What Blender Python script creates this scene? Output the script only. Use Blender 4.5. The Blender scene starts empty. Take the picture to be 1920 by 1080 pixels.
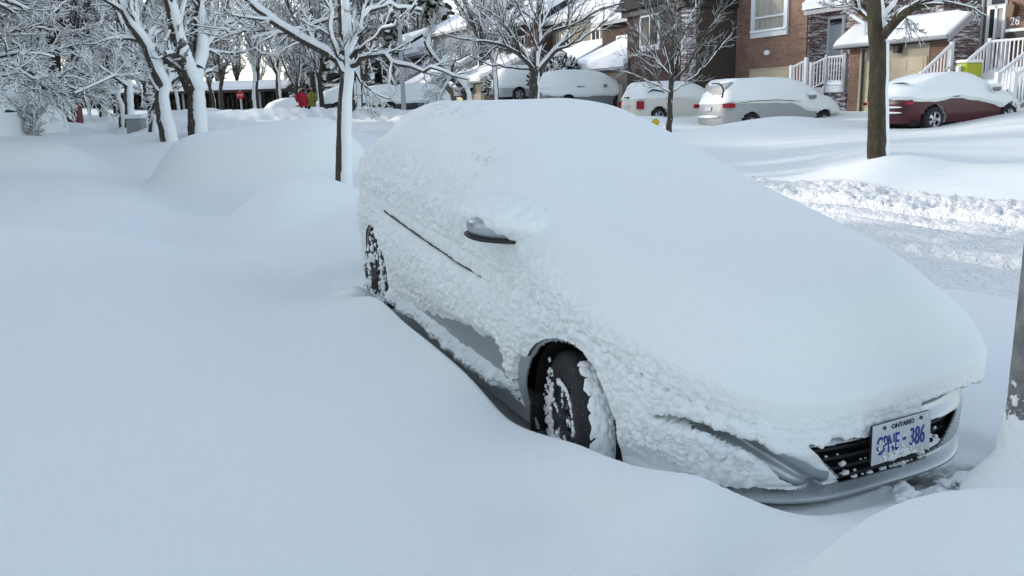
import bpy, math, random
import numpy as np
from mathutils import Matrix, Vector
random.seed(5); RNG = np.random.default_rng(11)
sc = bpy.context.scene; col = sc.collection
R = math.radians
# ------------------------------------------------------------------ camera
F = 1600.0; PIT = R(12.0); ROLL = R(1.57); H = 1.70
FW = np.array([0, math.cos(PIT), -math.sin(PIT)]); UP = np.array([0, math.sin(PIT), math.cos(PIT)]); RT = np.array([1.0, 0, 0])
CAM = np.array([0, 0, H]); CR, SR = math.cos(ROLL), math.sin(ROLL)
def ray(px, py):
    a, b = px-960, 540-py
    u, v = a*CR+b*SR, -a*SR+b*CR
    return FW + RT*u/F + UP*v/F
def W(px, py, d): return CAM + d*ray(px, py)
def G(px, py, z):
    r = ray(px, py); return CAM + r*((z-H)/r[2])
PHI = R(24.8); CP, SP = math.cos(PHI), math.sin(PHI)     # street frame: x = across the street (t), y = along it (s)
def st(p): return np.array([p[0]*CP+p[1]*SP, -p[0]*SP+p[1]*CP])
def ts(t, s, z=0): return np.array([t*CP-s*SP, t*SP+s*CP, z])
def FT(px, py, T):
    r = ray(px, py); k = T/(r[0]*CP+r[1]*SP); p = CAM+k*r; return -p[0]*SP+p[1]*CP, p[2]
def FS(px, py, S):
    r = ray(px, py); k = S/(-r[0]*SP+r[1]*CP); p = CAM+k*r; return p[0]*CP+p[1]*SP, p[2]
cam = bpy.data.objects.new('camera', bpy.data.cameras.new('camera')); col.objects.link(cam)
cam.data.lens = 30.0; cam.data.sensor_width = 36; cam.data.clip_end = 2000; cam.data.clip_start = .05
ir = RT*CR-UP*SR; iu = RT*SR+UP*CR
M = Matrix.Identity(4)
for i in range(3):
    M[i][0] = ir[i]; M[i][1] = iu[i]; M[i][2] = -FW[i]; M[i][3] = CAM[i]
cam.matrix_world = M; sc.camera = cam
# ------------------------------------------------------------------ light
sun_dir = np.array([-.95, .30, 0]); sun_dir /= np.linalg.norm(sun_dir); EL = R(18)
sd = Vector((sun_dir[0]*math.cos(EL), sun_dir[1]*math.cos(EL), math.sin(EL)))
ld = bpy.data.lights.new('sun', 'SUN'); ld.energy = 2.7; ld.angle = R(1.5); ld.color = (1, .93, .84)
lo = bpy.data.objects.new('sun', ld); col.objects.link(lo); lo.rotation_euler = sd.to_track_quat('Z', 'Y').to_euler(); lo.location = (0, 0, 30)
w = bpy.data.worlds.new('World'); sc.world = w; w.use_nodes = True
nt = w.node_tree; bg = nt.nodes['Background']; sky = nt.nodes.new('ShaderNodeTexSky'); sky.sky_type = 'NISHITA'; sky.sun_disc = False
sky.sun_elevation = EL; sky.sun_rotation = math.atan2(sun_dir[0], sun_dir[1]); sky.air_density = 1.0; sky.dust_density = .8; sky.ozone_density = .8
hs = nt.nodes.new('ShaderNodeHueSaturation'); hs.inputs['Saturation'].default_value = .62; nt.links.new(sky.outputs[0], hs.inputs['Color']); nt.links.new(hs.outputs[0], bg.inputs[0]); bg.inputs[1].default_value = .335
sc.view_settings.view_transform = 'Standard'; sc.view_settings.look = 'None'; sc.view_settings.exposure = 0
sc.render.engine = 'CYCLES'
# ------------------------------------------------------------------ materials
def mat(name, colr, rough=.6, metal=0, noise=None, bump=None, spec=.5, sss=0):
    m = bpy.data.materials.new(name); m.use_nodes = True; n = m.node_tree.nodes; l = m.node_tree.links; b = n['Principled BSDF']
    b.inputs['Base Color'].default_value = (*colr, 1); b.inputs['Roughness'].default_value = rough; b.inputs['Metallic'].default_value = metal
    b.inputs['Specular IOR Level'].default_value = spec
    if sss:
        b.inputs['Subsurface Weight'].default_value = sss; b.inputs['Subsurface Radius'].default_value = (.5, .7, 1); b.inputs['Subsurface Scale'].default_value = .02
    tc = n.new('ShaderNodeTexCoord')
    if noise:
        sc_, c2, lo_, hi_ = noise[:4]; st_ = noise[4] if len(noise) > 4 else (1, 1, 1)
        mp = n.new('ShaderNodeMapping'); mp.inputs['Scale'].default_value = st_; l.new(tc.outputs['Object'], mp.inputs[0])
        t = n.new('ShaderNodeTexNoise'); t.inputs['Scale'].default_value = sc_; t.inputs['Detail'].default_value = 6; t.inputs['Roughness'].default_value = .65; l.new(mp.outputs[0], t.inputs[0])
        r = n.new('ShaderNodeMapRange'); r.inputs[1].default_value = lo_; r.inputs[2].default_value = hi_; l.new(t.outputs[0], r.inputs[0])
        x = n.new('ShaderNodeMix'); x.data_type = 'RGBA'; x.inputs['A'].default_value = (*colr, 1); x.inputs['B'].default_value = (*c2, 1)
        l.new(r.outputs[0], x.inputs['Factor']); l.new(x.outputs['Result'], b.inputs['Base Color'])
    if bump:
        prev = None
        for sc_, dist in bump:
            t = n.new('ShaderNodeTexNoise'); t.inputs['Scale'].default_value = sc_; t.inputs['Detail'].default_value = 5; l.new(tc.outputs['Object'], t.inputs[0])
            bb = n.new('ShaderNodeBump'); bb.inputs['Distance'].default_value = dist; l.new(t.outputs[0], bb.inputs['Height'])
            if prev: l.new(prev.outputs[0], bb.inputs['Normal'])
            prev = bb
        l.new(prev.outputs[0], b.inputs['Normal'])
    return m
def brick_mat(name, c1, c2, mortar, snowy=0.0, sc_=1.0):
    m = bpy.data.materials.new(name); m.use_nodes = True; n = m.node_tree.nodes; l = m.node_tree.links; b = n['Principled BSDF']; b.inputs['Roughness'].default_value = .9
    tc = n.new('ShaderNodeTexCoord'); se = n.new('ShaderNodeSeparateXYZ'); l.new(tc.outputs['Object'], se.inputs[0])
    ad = n.new('ShaderNodeMath'); l.new(se.outputs[0], ad.inputs[0]); l.new(se.outputs[1], ad.inputs[1])
    co = n.new('ShaderNodeCombineXYZ'); l.new(ad.outputs[0], co.inputs[0]); l.new(se.outputs[2], co.inputs[1])
    br = n.new('ShaderNodeTexBrick'); l.new(co.outputs[0], br.inputs[0]); br.inputs['Scale'].default_value = sc_
    br.inputs['Color1'].default_value = (*c1, 1); br.inputs['Color2'].default_value = (*c2, 1); br.inputs['Mortar'].default_value = (*mortar, 1)
    br.inputs['Brick Width'].default_value = .24; br.inputs['Row Height'].default_value = .08; br.inputs['Mortar Size'].default_value = .009; br.inputs['Bias'].default_value = -.1
    t0 = n.new('ShaderNodeTexNoise'); t0.inputs['Scale'].default_value = 1.7; t0.inputs['Detail'].default_value = 5; l.new(tc.outputs['Object'], t0.inputs[0])
    mx0 = n.new('ShaderNodeMix'); mx0.data_type = 'RGBA'; mx0.blend_type = 'MULTIPLY'; mx0.inputs['Factor'].default_value = .6
    l.new(br.outputs['Color'], mx0.inputs['A']); l.new(t0.outputs[0], mx0.inputs['B'])
    g = n.new('ShaderNodeMix'); g.data_type = 'RGBA'; g.blend_type = 'MULTIPLY'; g.inputs['Factor'].default_value = 1; g.inputs['B'].default_value = (1.5, 1.5, 1.5, 1)
    l.new(mx0.outputs['Result'], g.inputs['A']); last = g.outputs['Result']
    if snowy > 0:
        mp = n.new('ShaderNodeMapping'); mp.inputs['Scale'].default_value = (1, 1, 7); l.new(tc.outputs['Object'], mp.inputs[0])
        t = n.new('ShaderNodeTexNoise'); t.inputs['Scale'].default_value = 1.6; t.inputs['Detail'].default_value = 8; t.inputs['Roughness'].default_value = .75; l.new(mp.outputs[0], t.inputs[0])
        r = n.new('ShaderNodeMapRange'); r.inputs[1].default_value = .66-snowy*.25; r.inputs[2].default_value = .72-snowy*.25; l.new(t.outputs[0], r.inputs[0])
        mx = n.new('ShaderNodeMix'); mx.data_type = 'RGBA'; mx.inputs['B'].default_value = (.75, .78, .82, 1); l.new(last, mx.inputs['A']); l.new(r.outputs[0], mx.inputs['Factor']); last = mx.outputs['Result']
    l.new(last, b.inputs['Base Color'])
    bb = n.new('ShaderNodeBump'); bb.inputs['Distance'].default_value = .01; l.new(br.outputs['Fac'], bb.inputs['Height']); bb.invert = True; l.new(bb.outputs[0], b.inputs['Normal'])
    return m
SN = (.875, .91, .89)
MT = {
 'snow': mat('fresh snow', SN, .75, bump=[(260, .0035), (25, .004), (1.2, .03)], spec=.25),
 'snow_car': mat('car snow', SN, .75, bump=[(300, .003), (60, .003)], spec=.25),
 'snow_rough': mat('trodden snow', (.91, .92, .90), .8, bump=[(40, .03), (11, .06)], spec=.2),
 'snow_tree': mat('branch snow', (.84, .86, .85), .8, spec=.2),
 'snow_roof': mat('roof snow', (.88, .90, .92), .8, bump=[(3, .03)], spec=.2),
 'bark': mat('dark bark', (.055, .045, .036), .95, noise=(20, (.55, .57, .58), .60, .68, (1, 1, .5)), bump=[(40, .01)]),
 'bark_green': mat('greenish bark', (.05, .04, .022), .95, noise=(9, (.12, .105, .065), .4, .8, (1, 1, .25)), bump=[(18, .05), (70, .02)]),
 'bark_far': mat('distant bark', (.05, .042, .038), 1),
 'silver': mat('silver paint', (.40, .43, .44), .32, .55, noise=(90, (.7, .72, .74), .60, .72), bump=[(400, .0004)]),
 'silver_far': mat('silver paint distant', (.36, .37, .37), .55, .1, noise=(30, (.7, .72, .74), .62, .8)),
 'white_paint': mat('white paint', (.70, .68, .60), .35, noise=(20, (.8, .8, .8), .55, .75)),
 'red_paint': mat('maroon paint', (.055, .0025, .006), .38, 0, noise=(22, (.4, .35, .38), .70, .9)),
 'dark_paint': mat('dark paint', (.03, .03, .035), .3),
 'grey_paint': mat('grey paint', (.2, .21, .22), .3),
 'rubber': mat('tyre rubber', (.014, .014, .015), .8, noise=(60, (.5, .52, .55), .62, .8), bump=[(50, .006)]),
 'black': mat('black plastic', (.012, .012, .013), .5, noise=(70, (.3, .31, .33), .66, .85)),
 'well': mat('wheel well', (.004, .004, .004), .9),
 'rim': mat('black steel rim', (.10, .10, .105), .4, .4, noise=(50, (.6, .62, .65), .58, .72)),
 'alloy': mat('alloy', (.45, .46, .48), .35, .7),
 'glass': mat('dark glass', (.02, .025, .03), .08),
 'tail': mat('tail lamp red', (.30, .006, .015), .2),
 'plate': mat('plate white', (.55, .58, .60), .4, noise=(35, (.75, .77, .8), .58, .7)),
 'blue': mat('plate blue', (.02, .035, .26), .5),
 'ink': mat('plate dark ink', (.02, .025, .04), .5),
 'brick': brick_mat('red brick', (.25, .13, .085), (.17, .09, .06), (.24, .20, .17)),
 'brick_q': brick_mat('quoin brick', (.26, .13, .09), (.2, .1, .07), (.3, .26, .22), .25),
 'brick_snow': brick_mat('brick with stuck snow', (.15, .065, .055), (.10, .045, .04), (.3, .28, .28), .62),
 'brick_dark': brick_mat('dark brick', (.085, .05, .038), (.06, .036, .028), (.09, .07, .06), .1),
 'brick_pale': brick_mat('pale brick', (.24, .19, .14), (.18, .14, .11), (.24, .21, .19)),
 'siding': mat('brown siding', (.055, .04, .032), .8, noise=(2, (.045, .033, .027), .3, .7)),
 'siding_grey': mat('grey siding', (.28, .29, .29), .8),
 'siding_tan': mat('tan siding', (.19, .165, .13), .8),
 'white': mat('white trim', (.72, .74, .76), .5),
 'trim_grey': mat('grey trim', (.35, .36, .38), .6),
 'trim_dark': mat('dark trim', (.03, .027, .025), .6),
 'shingle': mat('dark shingles', (.03, .028, .028), .9),
 'cream': mat('cream door', (.52, .44, .30), .6),
 'cream2': mat('cream cladding', (.42, .37, .27), .7),
 'door': mat('pale grey door', (.42, .46, .50), .5),
 'curtain': mat('pale curtain', (.42, .40, .34), .8, noise=(18, (.2, .19, .17), .4, .7, (1, 1, .1))),
 'lime': mat('lime plastic', (.36, .42, .02), .5),
 'red': mat('red cloth', (.42, .01, .03), .8), 'olive': mat('olive cloth', (.22, .22, .035), .8), 'navy': mat('dark cloth', (.012, .014, .02), .9),
 'skin': mat('skin', (.5, .3, .22), .6), 'hair': mat('dark hat', (.02, .018, .016), .9),
 'yellow': mat('hydrant yellow', (.55, .38, .02), .5), 'sign_red': mat('sign red', (.45, .02, .03), .5), 'redbox': mat('dull red box', (.13, .02, .025), .6),
 'metal': mat('pole metal', (.42, .43, .44), .5, .2), 'wood': mat('dark timber', (.045, .035, .03), .9, noise=(2, (.12, .1, .09), .45, .7)),
 'concrete': mat('pole concrete', (.15, .15, .14), .9, noise=(5, (.26, .265, .25), .42, .6), bump=[(60, .004)]),
 'leaf': mat('evergreen', (.018, .025, .016), .9), 'flame': mat('brass lamp', (.10, .05, .02), .4),
}
m = MT['concrete']; n = m.node_tree.nodes; l = m.node_tree.links; b = n['Principled BSDF']; src = b.inputs['Base Color'].links[0].from_socket
tc = n.new('ShaderNodeTexCoord'); se = n.new('ShaderNodeSeparateXYZ'); l.new(tc.outputs['Object'], se.inputs[0]); t = n.new('ShaderNodeTexNoise'); t.inputs['Scale'].default_value = 90; t.inputs['Detail'].default_value = 4; l.new(tc.outputs['Object'], t.inputs[0])
t2 = n.new('ShaderNodeTexNoise'); t2.inputs['Scale'].default_value = 7; l.new(tc.outputs['Object'], t2.inputs[0]); a1 = n.new('ShaderNodeMath'); a1.operation = 'MULTIPLY_ADD'; l.new(se.outputs[2], a1.inputs[0]); a1.inputs[1].default_value = -1.1; l.new(t.outputs[0], a1.inputs[2])
a2 = n.new('ShaderNodeMath'); a2.operation = 'MULTIPLY_ADD'; l.new(t2.outputs[0], a2.inputs[0]); a2.inputs[1].default_value = .7; l.new(a1.outputs[0], a2.inputs[2]); r = n.new('ShaderNodeMapRange'); r.inputs[1].default_value = .62; r.inputs[2].default_value = .72; l.new(a2.outputs[0], r.inputs[0])
x = n.new('ShaderNodeMix'); x.data_type = 'RGBA'; l.new(src, x.inputs['A']); x.inputs['B'].default_value = (.8, .82, .82, 1); l.new(r.outputs[0], x.inputs['Factor']); l.new(x.outputs['Result'], b.inputs['Base Color'])
# ------------------------------------------------------------------ mesh helpers
def link(name, me, m=None, parent=None, smooth=False):
    o = bpy.data.objects.new(name, me); col.objects.link(o)
    if m is not None: me.materials.append(MT[m] if isinstance(m, str) else m)
    if smooth: me.polygons.foreach_set('use_smooth', [True]*len(me.polygons))
    if parent is not None: o.parent = parent
    return o
def fmesh(name, V, Fq):
    """fast mesh from arrays, Fq (n,4) or (n,3)"""
    me = bpy.data.meshes.new(name); V = np.ascontiguousarray(V, np.float32); Fq = np.ascontiguousarray(Fq, np.int32); k = Fq.shape[1]
    me.vertices.add(len(V)); me.vertices.foreach_set('co', V.ravel()); me.loops.add(Fq.size); me.loops.foreach_set('vertex_index', Fq.ravel())
    me.polygons.add(len(Fq)); me.polygons.foreach_set('loop_start', np.arange(0, Fq.size, k, dtype=np.int32))
    me.update(calc_edges=True); me.validate(); return me
def gridq(r, c, wrap=False):
    i = np.arange(r-1)[:, None]; j = np.arange(c if wrap else c-1)[None, :]; j2 = (j+1) % c
    return np.stack([i*c+j, i*c+j2, (i+1)*c+j2, (i+1)*c+j], -1).reshape(-1, 4)
def empty(name, label, cat, loc=(0, 0, 0), rz=0, group=None):
    o = bpy.data.objects.new(name, None); col.objects.link(o); o.empty_display_size = .2; o.location = loc; o.rotation_euler[2] = rz
    o['label'] = label; o['category'] = cat
    if group: o['group'] = group
    return o
def tag(o, label, cat, group=None):
    o['label'] = label; o['category'] = cat
    if group: o['group'] = group
    return o
class MB:
    def __init__(s): s.v = []; s.f = []
    def box(s, x0, x1, y0, y1, z0, z1):
        n = len(s.v); x0, x1 = sorted((x0, x1)); y0, y1 = sorted((y0, y1)); z0, z1 = sorted((z0, z1))
        s.v += [(x0, y0, z0), (x1, y0, z0), (x1, y1, z0), (x0, y1, z0), (x0, y0, z1), (x1, y0, z1), (x1, y1, z1), (x0, y1, z1)]
        s.f += [[n+i for i in q] for q in ((0, 3, 2, 1), (4, 5, 6, 7), (0, 1, 5, 4), (1, 2, 6, 5), (2, 3, 7, 6), (3, 0, 4, 7))]; return s
    def poly(s, pts, axis, a, b):
        """prism: polygon pts (2D) extruded on axis between a and b"""
        n = len(s.v); k = len(pts)
        for q in (a, b):
            for p in pts: s.v.append({'x': (q, p[0], p[1]), 'y': (p[0], q, p[1]), 'z': (p[0], p[1], q)}[axis])
        s.f.append([n+i for i in range(k)][::-1]); s.f.append([n+k+i for i in range(k)])
        for i in range(k): j = (i+1) % k; s.f.append([n+i, n+j, n+k+j, n+k+i])
        return s
    def tube(s, pts, rad, sides=8, cap=True):
        pts = [np.array(p, float) for p in pts]; n = len(s.v); ref = None
        if not hasattr(rad, '__len__'): rad = [rad]*len(pts)
        for i, p in enumerate(pts):
            d = pts[min(i+1, len(pts)-1)]-pts[max(i-1, 0)]; d = d/(np.linalg.norm(d)+1e-9)
            if ref is None: ref = np.array([0, 0, 1.]) if abs(d[2]) < .9 else np.array([1., 0, 0])
            a = np.cross(d, ref); a /= np.linalg.norm(a)+1e-9; b = np.cross(a, d); ref = b
            for k in range(sides):
                t = 2*math.pi*k/sides; q = p+rad[i]*(math.cos(t)*a+math.sin(t)*b); s.v.append(tuple(q))
        for i in range(len(pts)-1):
            for k in range(sides): k2 = (k+1) % sides; s.f.append([n+i*sides+k, n+i*sides+k2, n+(i+1)*sides+k2, n+(i+1)*sides+k])
        if cap: s.f.append([n+k for k in range(sides)][::-1]); s.f.append([n+(len(pts)-1)*sides+k for k in range(sides)])
        return s
    def blob(s, c, r, seed=0, n=10, amp=.2):
        rs = np.random.default_rng(seed); n0 = len(s.v); ph = rs.uniform(0, 6, 6)
        for i in range(n+1):
            for j in range(2*n):
                a = math.pi*i/n; b = math.pi*j/n; d = np.array([math.sin(a)*math.cos(b), math.sin(a)*math.sin(b), math.cos(a)])
                k = 1+amp*(math.sin(3*d[0]+ph[0])*math.sin(4*d[1]+ph[1])+.5*math.sin(7*d[2]+ph[2]+5*d[0]))
                s.v.append(tuple(np.array(c)+d*k*np.array(r)))
        for q in gridq(n+1, 2*n, True): s.f.append([n0+int(t) for t in q][::-1])
        return s
    def build(s, name, m, parent=None, smooth=False, bevel=0):
        me = bpy.data.meshes.new(name); me.from_pydata(s.v, [], s.f); me.update(); o = link(name, me, m, parent, smooth)
        if bevel: b = o.modifiers.new('bevel', 'BEVEL'); b.width = bevel; b.segments = 2
        return o
# ------------------------------------------------------------------ noise
def _h(ix, iy, iz, s):
    n = (ix.astype(np.int64)*73856093) ^ (iy.astype(np.int64)*19349663) ^ (iz.astype(np.int64)*83492791) ^ (s*2654435761)
    n = (n ^ (n >> 13))*1274126177 & 0xffffffff; n = (n ^ (n >> 16))*668265263 & 0xffffffff; n ^= (n >> 15)
    return (n & 0xffff)/65535.0
def vnoise(P, s=0):
    P = np.asarray(P, float); i = np.floor(P); f = P-i; f = f*f*(3-2*f); i = i.astype(np.int64); o = 0
    for dx in (0, 1):
        for dy in (0, 1):
            for dz in (0, 1):
                o = o+_h(i[..., 0]+dx, i[..., 1]+dy, i[..., 2]+dz, s)*(f[..., 0] if dx else 1-f[..., 0])*(f[..., 1] if dy else 1-f[..., 1])*(f[..., 2] if dz else 1-f[..., 2])
    return o
def fbm(P, s=0, oc=4):
    o = 0; a = .5; P = np.asarray(P, float)
    for k in range(oc): o = o+a*(vnoise(P, s+k)-.5); P = P*2.03+7.1; a *= .5
    return o
def billow(P, s=0):
    """cauliflower bumps: union of spheres with random radii around jittered cell points, 0..1"""
    P = np.asarray(P, float); i = np.floor(P).astype(np.int64); best = np.zeros(P.shape[:-1])
    for dx in (-1, 0, 1):
        for dy in (-1, 0, 1):
            for dz in (-1, 0, 1):
                a, b, c = i[..., 0]+dx, i[..., 1]+dy, i[..., 2]+dz
                q = (P[..., 0]-a-.15-.7*_h(a, b, c, s))**2+(P[..., 1]-b-.15-.7*_h(a, b, c, s+1))**2+(P[..., 2]-c-.15-.7*_h(a, b, c, s+2))**2
                rr = .55+.45*_h(a, b, c, s+3); best = np.maximum(best, np.sqrt(np.maximum(0, rr*rr-q)))
    return best
def balls(P, f, s=0):
    P = np.asarray(P, float)*f; i = np.floor(P).astype(np.int64); best = np.zeros(P.shape[:-1])
    for dx in (-1, 0, 1):
        for dy in (-1, 0, 1):
            for dz in (-1, 0, 1):
                a, b, c = i[..., 0]+dx, i[..., 1]+dy, i[..., 2]+dz
                q = (P[..., 0]-a-.1-.8*_h(a, b, c, s))**2+(P[..., 1]-b-.1-.8*_h(a, b, c, s+1))**2+(P[..., 2]-c-.1-.8*_h(a, b, c, s+2))**2
                rr = .42+.36*_h(a, b, c, s+3); best = np.maximum(best, np.sqrt(np.maximum(0, rr*rr-q)))
    return best/f
def sm(a, b, x): t = np.clip((x-a)/(b-a), 0, 1); return t*t*(3-2*t)
def pinterp(x, pts, smooth=.0):
    xs = [p[0] for p in pts]; ys = [p[1] for p in pts]
    if not smooth: return np.interp(x, xs, ys)
    return sum(np.interp(x+k*smooth, xs, ys)*wt for k, wt in ((-1.4, .1), (-.8, .2), (0, .4), (.8, .2), (1.4, .1)))
# ------------------------------------------------------------------ car shells
class Plan:
    """plan outline of a car, resampled; every loop of the shell follows it"""
    def __init__(s, xr, xf, b, nr, nf, n, dense=None, med=(.75, .75)):
        th = np.linspace(-math.pi, math.pi, 4001)[:-1]; c, q = np.cos(th), np.sin(th); xc = (xr+xf)/2; a = (xf-xr)/2
        nn = np.where(c > 0, nf, nr); x = xc+a*np.sign(c)*np.abs(c)**(2/nn); y = b*np.sign(q)*np.abs(q)**(2/nn)
        x2, y2 = np.r_[x, x[0]], np.r_[y, y[0]]; L = np.hypot(np.diff(x2), np.diff(y2))
        wt = L*(1 if dense is None else np.where(dense(x, y), 1.0, .22)); cum = np.r_[0, np.cumsum(wt)]; t = np.linspace(0, cum[-1], n, endpoint=False)
        s.x = np.interp(t, cum, x2); s.y = np.interp(t, cum, y2)
        tx = np.roll(s.x, -1)-np.roll(s.x, 1); ty = np.roll(s.y, -1)-np.roll(s.y, 1); l = np.hypot(tx, ty)+1e-9
        s.nx, s.ny = ty/l, -tx/l; s.mx = np.clip(s.x, xr+med[0], xf-med[1]); s.n = n
    def side(s, ws, zb, Sh, inset):
        X, Y, Z = [], [], []; shz = Sh(s.x)
        for w_ in ws:
            zb_ = zb(s.x) if callable(zb) else zb; z = zb_+w_*(shz-zb_); o = inset(s.x, s.y, z, w_); X.append(s.x-s.nx*o); Y.append(s.y-s.ny*o); Z.append(z)
        return np.array(X), np.array(Y), np.array(Z)
    def top(s, lams, X0, Y0, Sh, Tc, g):
        X, Y, Z = [], [], []; shz = Sh(s.x)
        for l in lams:
            x = s.mx+(X0-s.mx)*l; y = Y0*l; sh = Sh(x)*(1-l)+shz*l; X.append(x); Y.append(y); Z.append(sh+np.maximum(Tc(x)-sh, -.02)*g(l, x))
        return np.array(X), np.array(Y), np.array(Z)
def gnormal(P):
    du = np.roll(P, -1, 1)-np.roll(P, 1, 1); dv = np.gradient(P, axis=0); n = np.cross(du, dv); return n/(np.linalg.norm(n, axis=-1, keepdims=True)+1e-9)
def wheel(parent, x, y, side, Rt=.32, wd=.2, steer=0, far=False, rimm='rim', name='wheel'):
    """side=-1 for the right hand side; axle along y; wheel > tyre, rim, snow"""
    e = bpy.data.objects.new(name, None); col.objects.link(e); e.parent = parent; e.location = (x, y, Rt+(0 if far else .055)); e.rotation_euler[2] = steer
    N = 24 if far else 96
    prof = [(.62*Rt, .5), (.66*Rt, .53), (.80*Rt, .55), (.93*Rt, .5), (.985*Rt, .42), (Rt, .3), (Rt, 0), (Rt, -.3), (.985*Rt, -.42), (.9*Rt, -.52), (.62*Rt, -.5)]
    V = [(r*math.cos(2*math.pi*k/N), side*p*wd, r*math.sin(2*math.pi*k/N)) for r, p in prof for k in range(N)]
    tr = 0
    link('tyre', fmesh('tyre', np.array(V), gridq(len(prof), N, True)[:, ::(1 if side > 0 else -1)]), 'rubber', e, True)
    # rim: dish with a ring of openings
    rr = np.array([.62, .60, .56, .52, .46, .40, .34, .28, .22, .16, .10, .001])*Rt/.32*.32; dp = np.array([.5, .42, .36, .30, .27, .28, .32, .36, .36, .34, .40, .42])
    V = []
    for r, p in zip(rr, dp):
        for k in range(N): V.append((r*math.cos(2*math.pi*k/N), side*p*wd, r*math.sin(2*math.pi*k/N)))
    V = np.array(V); Q = gridq(len(rr), N, True); keep = []
    nh = 5 if rimm == 'alloy' else 10
    for q in Q:
        c = V[q].mean(0); r = math.hypot(c[0], c[2])/Rt; a = (math.atan2(c[2], c[0])/(2*math.pi)*nh) % 1
        keep.append(not ((.24 if rimm == 'alloy' else .34) < r < (.55 if rimm == 'alloy' else .47) and .24 < a < .76))
    link('rim', fmesh('rim', V, Q[np.array(keep)][:, ::(-1 if side < 0 else 1)]), rimm, e, True)
    b = MB(); b.tube([(0, side*wd*.05, 0), (0, side*wd*.12, 0)], .60*Rt, 24)
    for k in range(5):
        a = 2*math.pi*k/5; b.tube([(.13*Rt/.32*.32*1.0*math.cos(a), side*wd*.3, .13*Rt*math.sin(a)), (.13*Rt*math.cos(a), side*wd*.43, .13*Rt*math.sin(a))], .012, 6)
    b.build('hub', 'well' if not far else 'black', e)
    return e
def dip(x, c, w_): return np.exp(-((x-c)/w_)**2)
# ------------------------------------------------------------------ the near car
CARP = (.99, 3.867); YAW = R(-64.3); TILT = .072
hero = empty('parked_car', 'silver car in the foreground under a thick mantle of snow, grille and number plate bare', 'car', (CARP[0], CARP[1], .0), YAW); hero.rotation_euler = (0, TILT, YAW)
HM = Matrix.Translation((CARP[0], CARP[1], 0)) @ Matrix.Rotation(YAW, 4, 'Z') @ Matrix.Rotation(TILT, 4, 'Y')
HUBS = [(-.02, .37), (-2.70, .37)]; RA = .345
dn = lambda x, y: (y < -.25) | (x > .45)
hSh = lambda x: pinterp(x, [(-3.65, .86), (-3.3, .93), (-2.4, .95), (-1, .93), (-.4, .88), (.1, .80), (.6, .68), (.93, .60)], .12)
hTc = lambda x: pinterp(x, [(-3.66, .98), (-3.45, 1.08), (-3.0, 1.33), (-2.5, 1.42), (-1.8, 1.41), (-1.2, 1.28), (-.7, 1.06), (-.4, .99), (.1, .93), (.6, .80), (.93, .62)], .12)
hzb = lambda x: .19+.115*sm(.35, .80, x)
def hinset(x, y, z, w_):
    o = .05*sm(.45, .16, z)+.045*sm(.62, .95, w_)**2+.03*sm(.93, 1.0, w_)
    door = sm(-.40, -.6, x)*sm(-2.35, -2.2, x); o = o+door*(.025*dip(z, .46, .08)-.012*dip(z, .30, .05))
    nose = sm(.55, .8, x)
    o = o-nose*.03*dip(z, .335, .030)+nose*.035*dip(z, .372, .022)+nose*.03*sm(.33, .30, z)
    # fog lamp crease on the bumper corner
    o = o+.03*sm(.45, .7, x)*dip(z, pinterp(y, [(-.70, .592), (-.595, .555), (-.49, .490), (-.36, .405), (-.2, .33)]), .022)*(y < -.3)
    return o
pl = Plan(-3.64, .93, .90, 4.2, 3.5, 620, dn)
wsb = np.linspace(0, 1, 90); lams = np.r_[np.linspace(1, .6, 16)[1:], np.linspace(.6, .0, 8)[1:]]
X, Y, Z = pl.side(wsb, hzb, hSh, hinset)
gl = lambda l, x: sm(1.0, .70, l)*1.0 if np.ndim(l) == 0 else sm(1, .7, l)
Xt, Yt, Zt = pl.top(lams, X[-1], Y[-1], hSh, hTc, lambda l, x: float(sm(0, 1, (1-l)/.34)))
BP = np.stack([np.r_[X, Xt], np.r_[Y, Yt], np.r_[Z, Zt]], -1); nr, ncol = BP.shape[:2]
def arch_snap(P, Rr, wid):
    for hx, hz in HUBS:
        d = np.hypot(P[..., 0]-hx, P[..., 2]-hz); m = (np.abs(P[..., 1]) > .5) & (np.abs(d-Rr) < wid)
        k = Rr/np.maximum(d, 1e-6); P[..., 0] = np.where(m, hx+(P[..., 0]-hx)*k, P[..., 0]); P[..., 2] = np.where(m, hz+(P[..., 2]-hz)*k, P[..., 2])
    return P
def arch_cut(C, Rr):
    bad = np.zeros(len(C), bool)
    for hx, hz in HUBS: bad |= (np.hypot(C[:, 0]-hx, C[:, 2]-hz) < Rr) & (np.abs(C[:, 1]) > .5)
    return bad
BP = arch_snap(BP, RA, .006)
def gr_half(z): return .235+1.0*(z-.37)
GY = .02
Q = gridq(nr, ncol, True); V = BP.reshape(-1, 3); C = V[Q].mean(1)
grille = (C[:, 0] > .5) & (C[:, 2] > .365) & (C[:, 2] < .54) & (np.abs(C[:, 1]-GY) < gr_half(C[:, 2]))
body = link('body', fmesh('body', V, Q[~(arch_cut(C, RA-.002) | grille)]), 'silver', hero, True)
so = body.modifiers.new('sheet', 'SOLIDIFY'); so.thickness = .012; so.offset = -1
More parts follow.
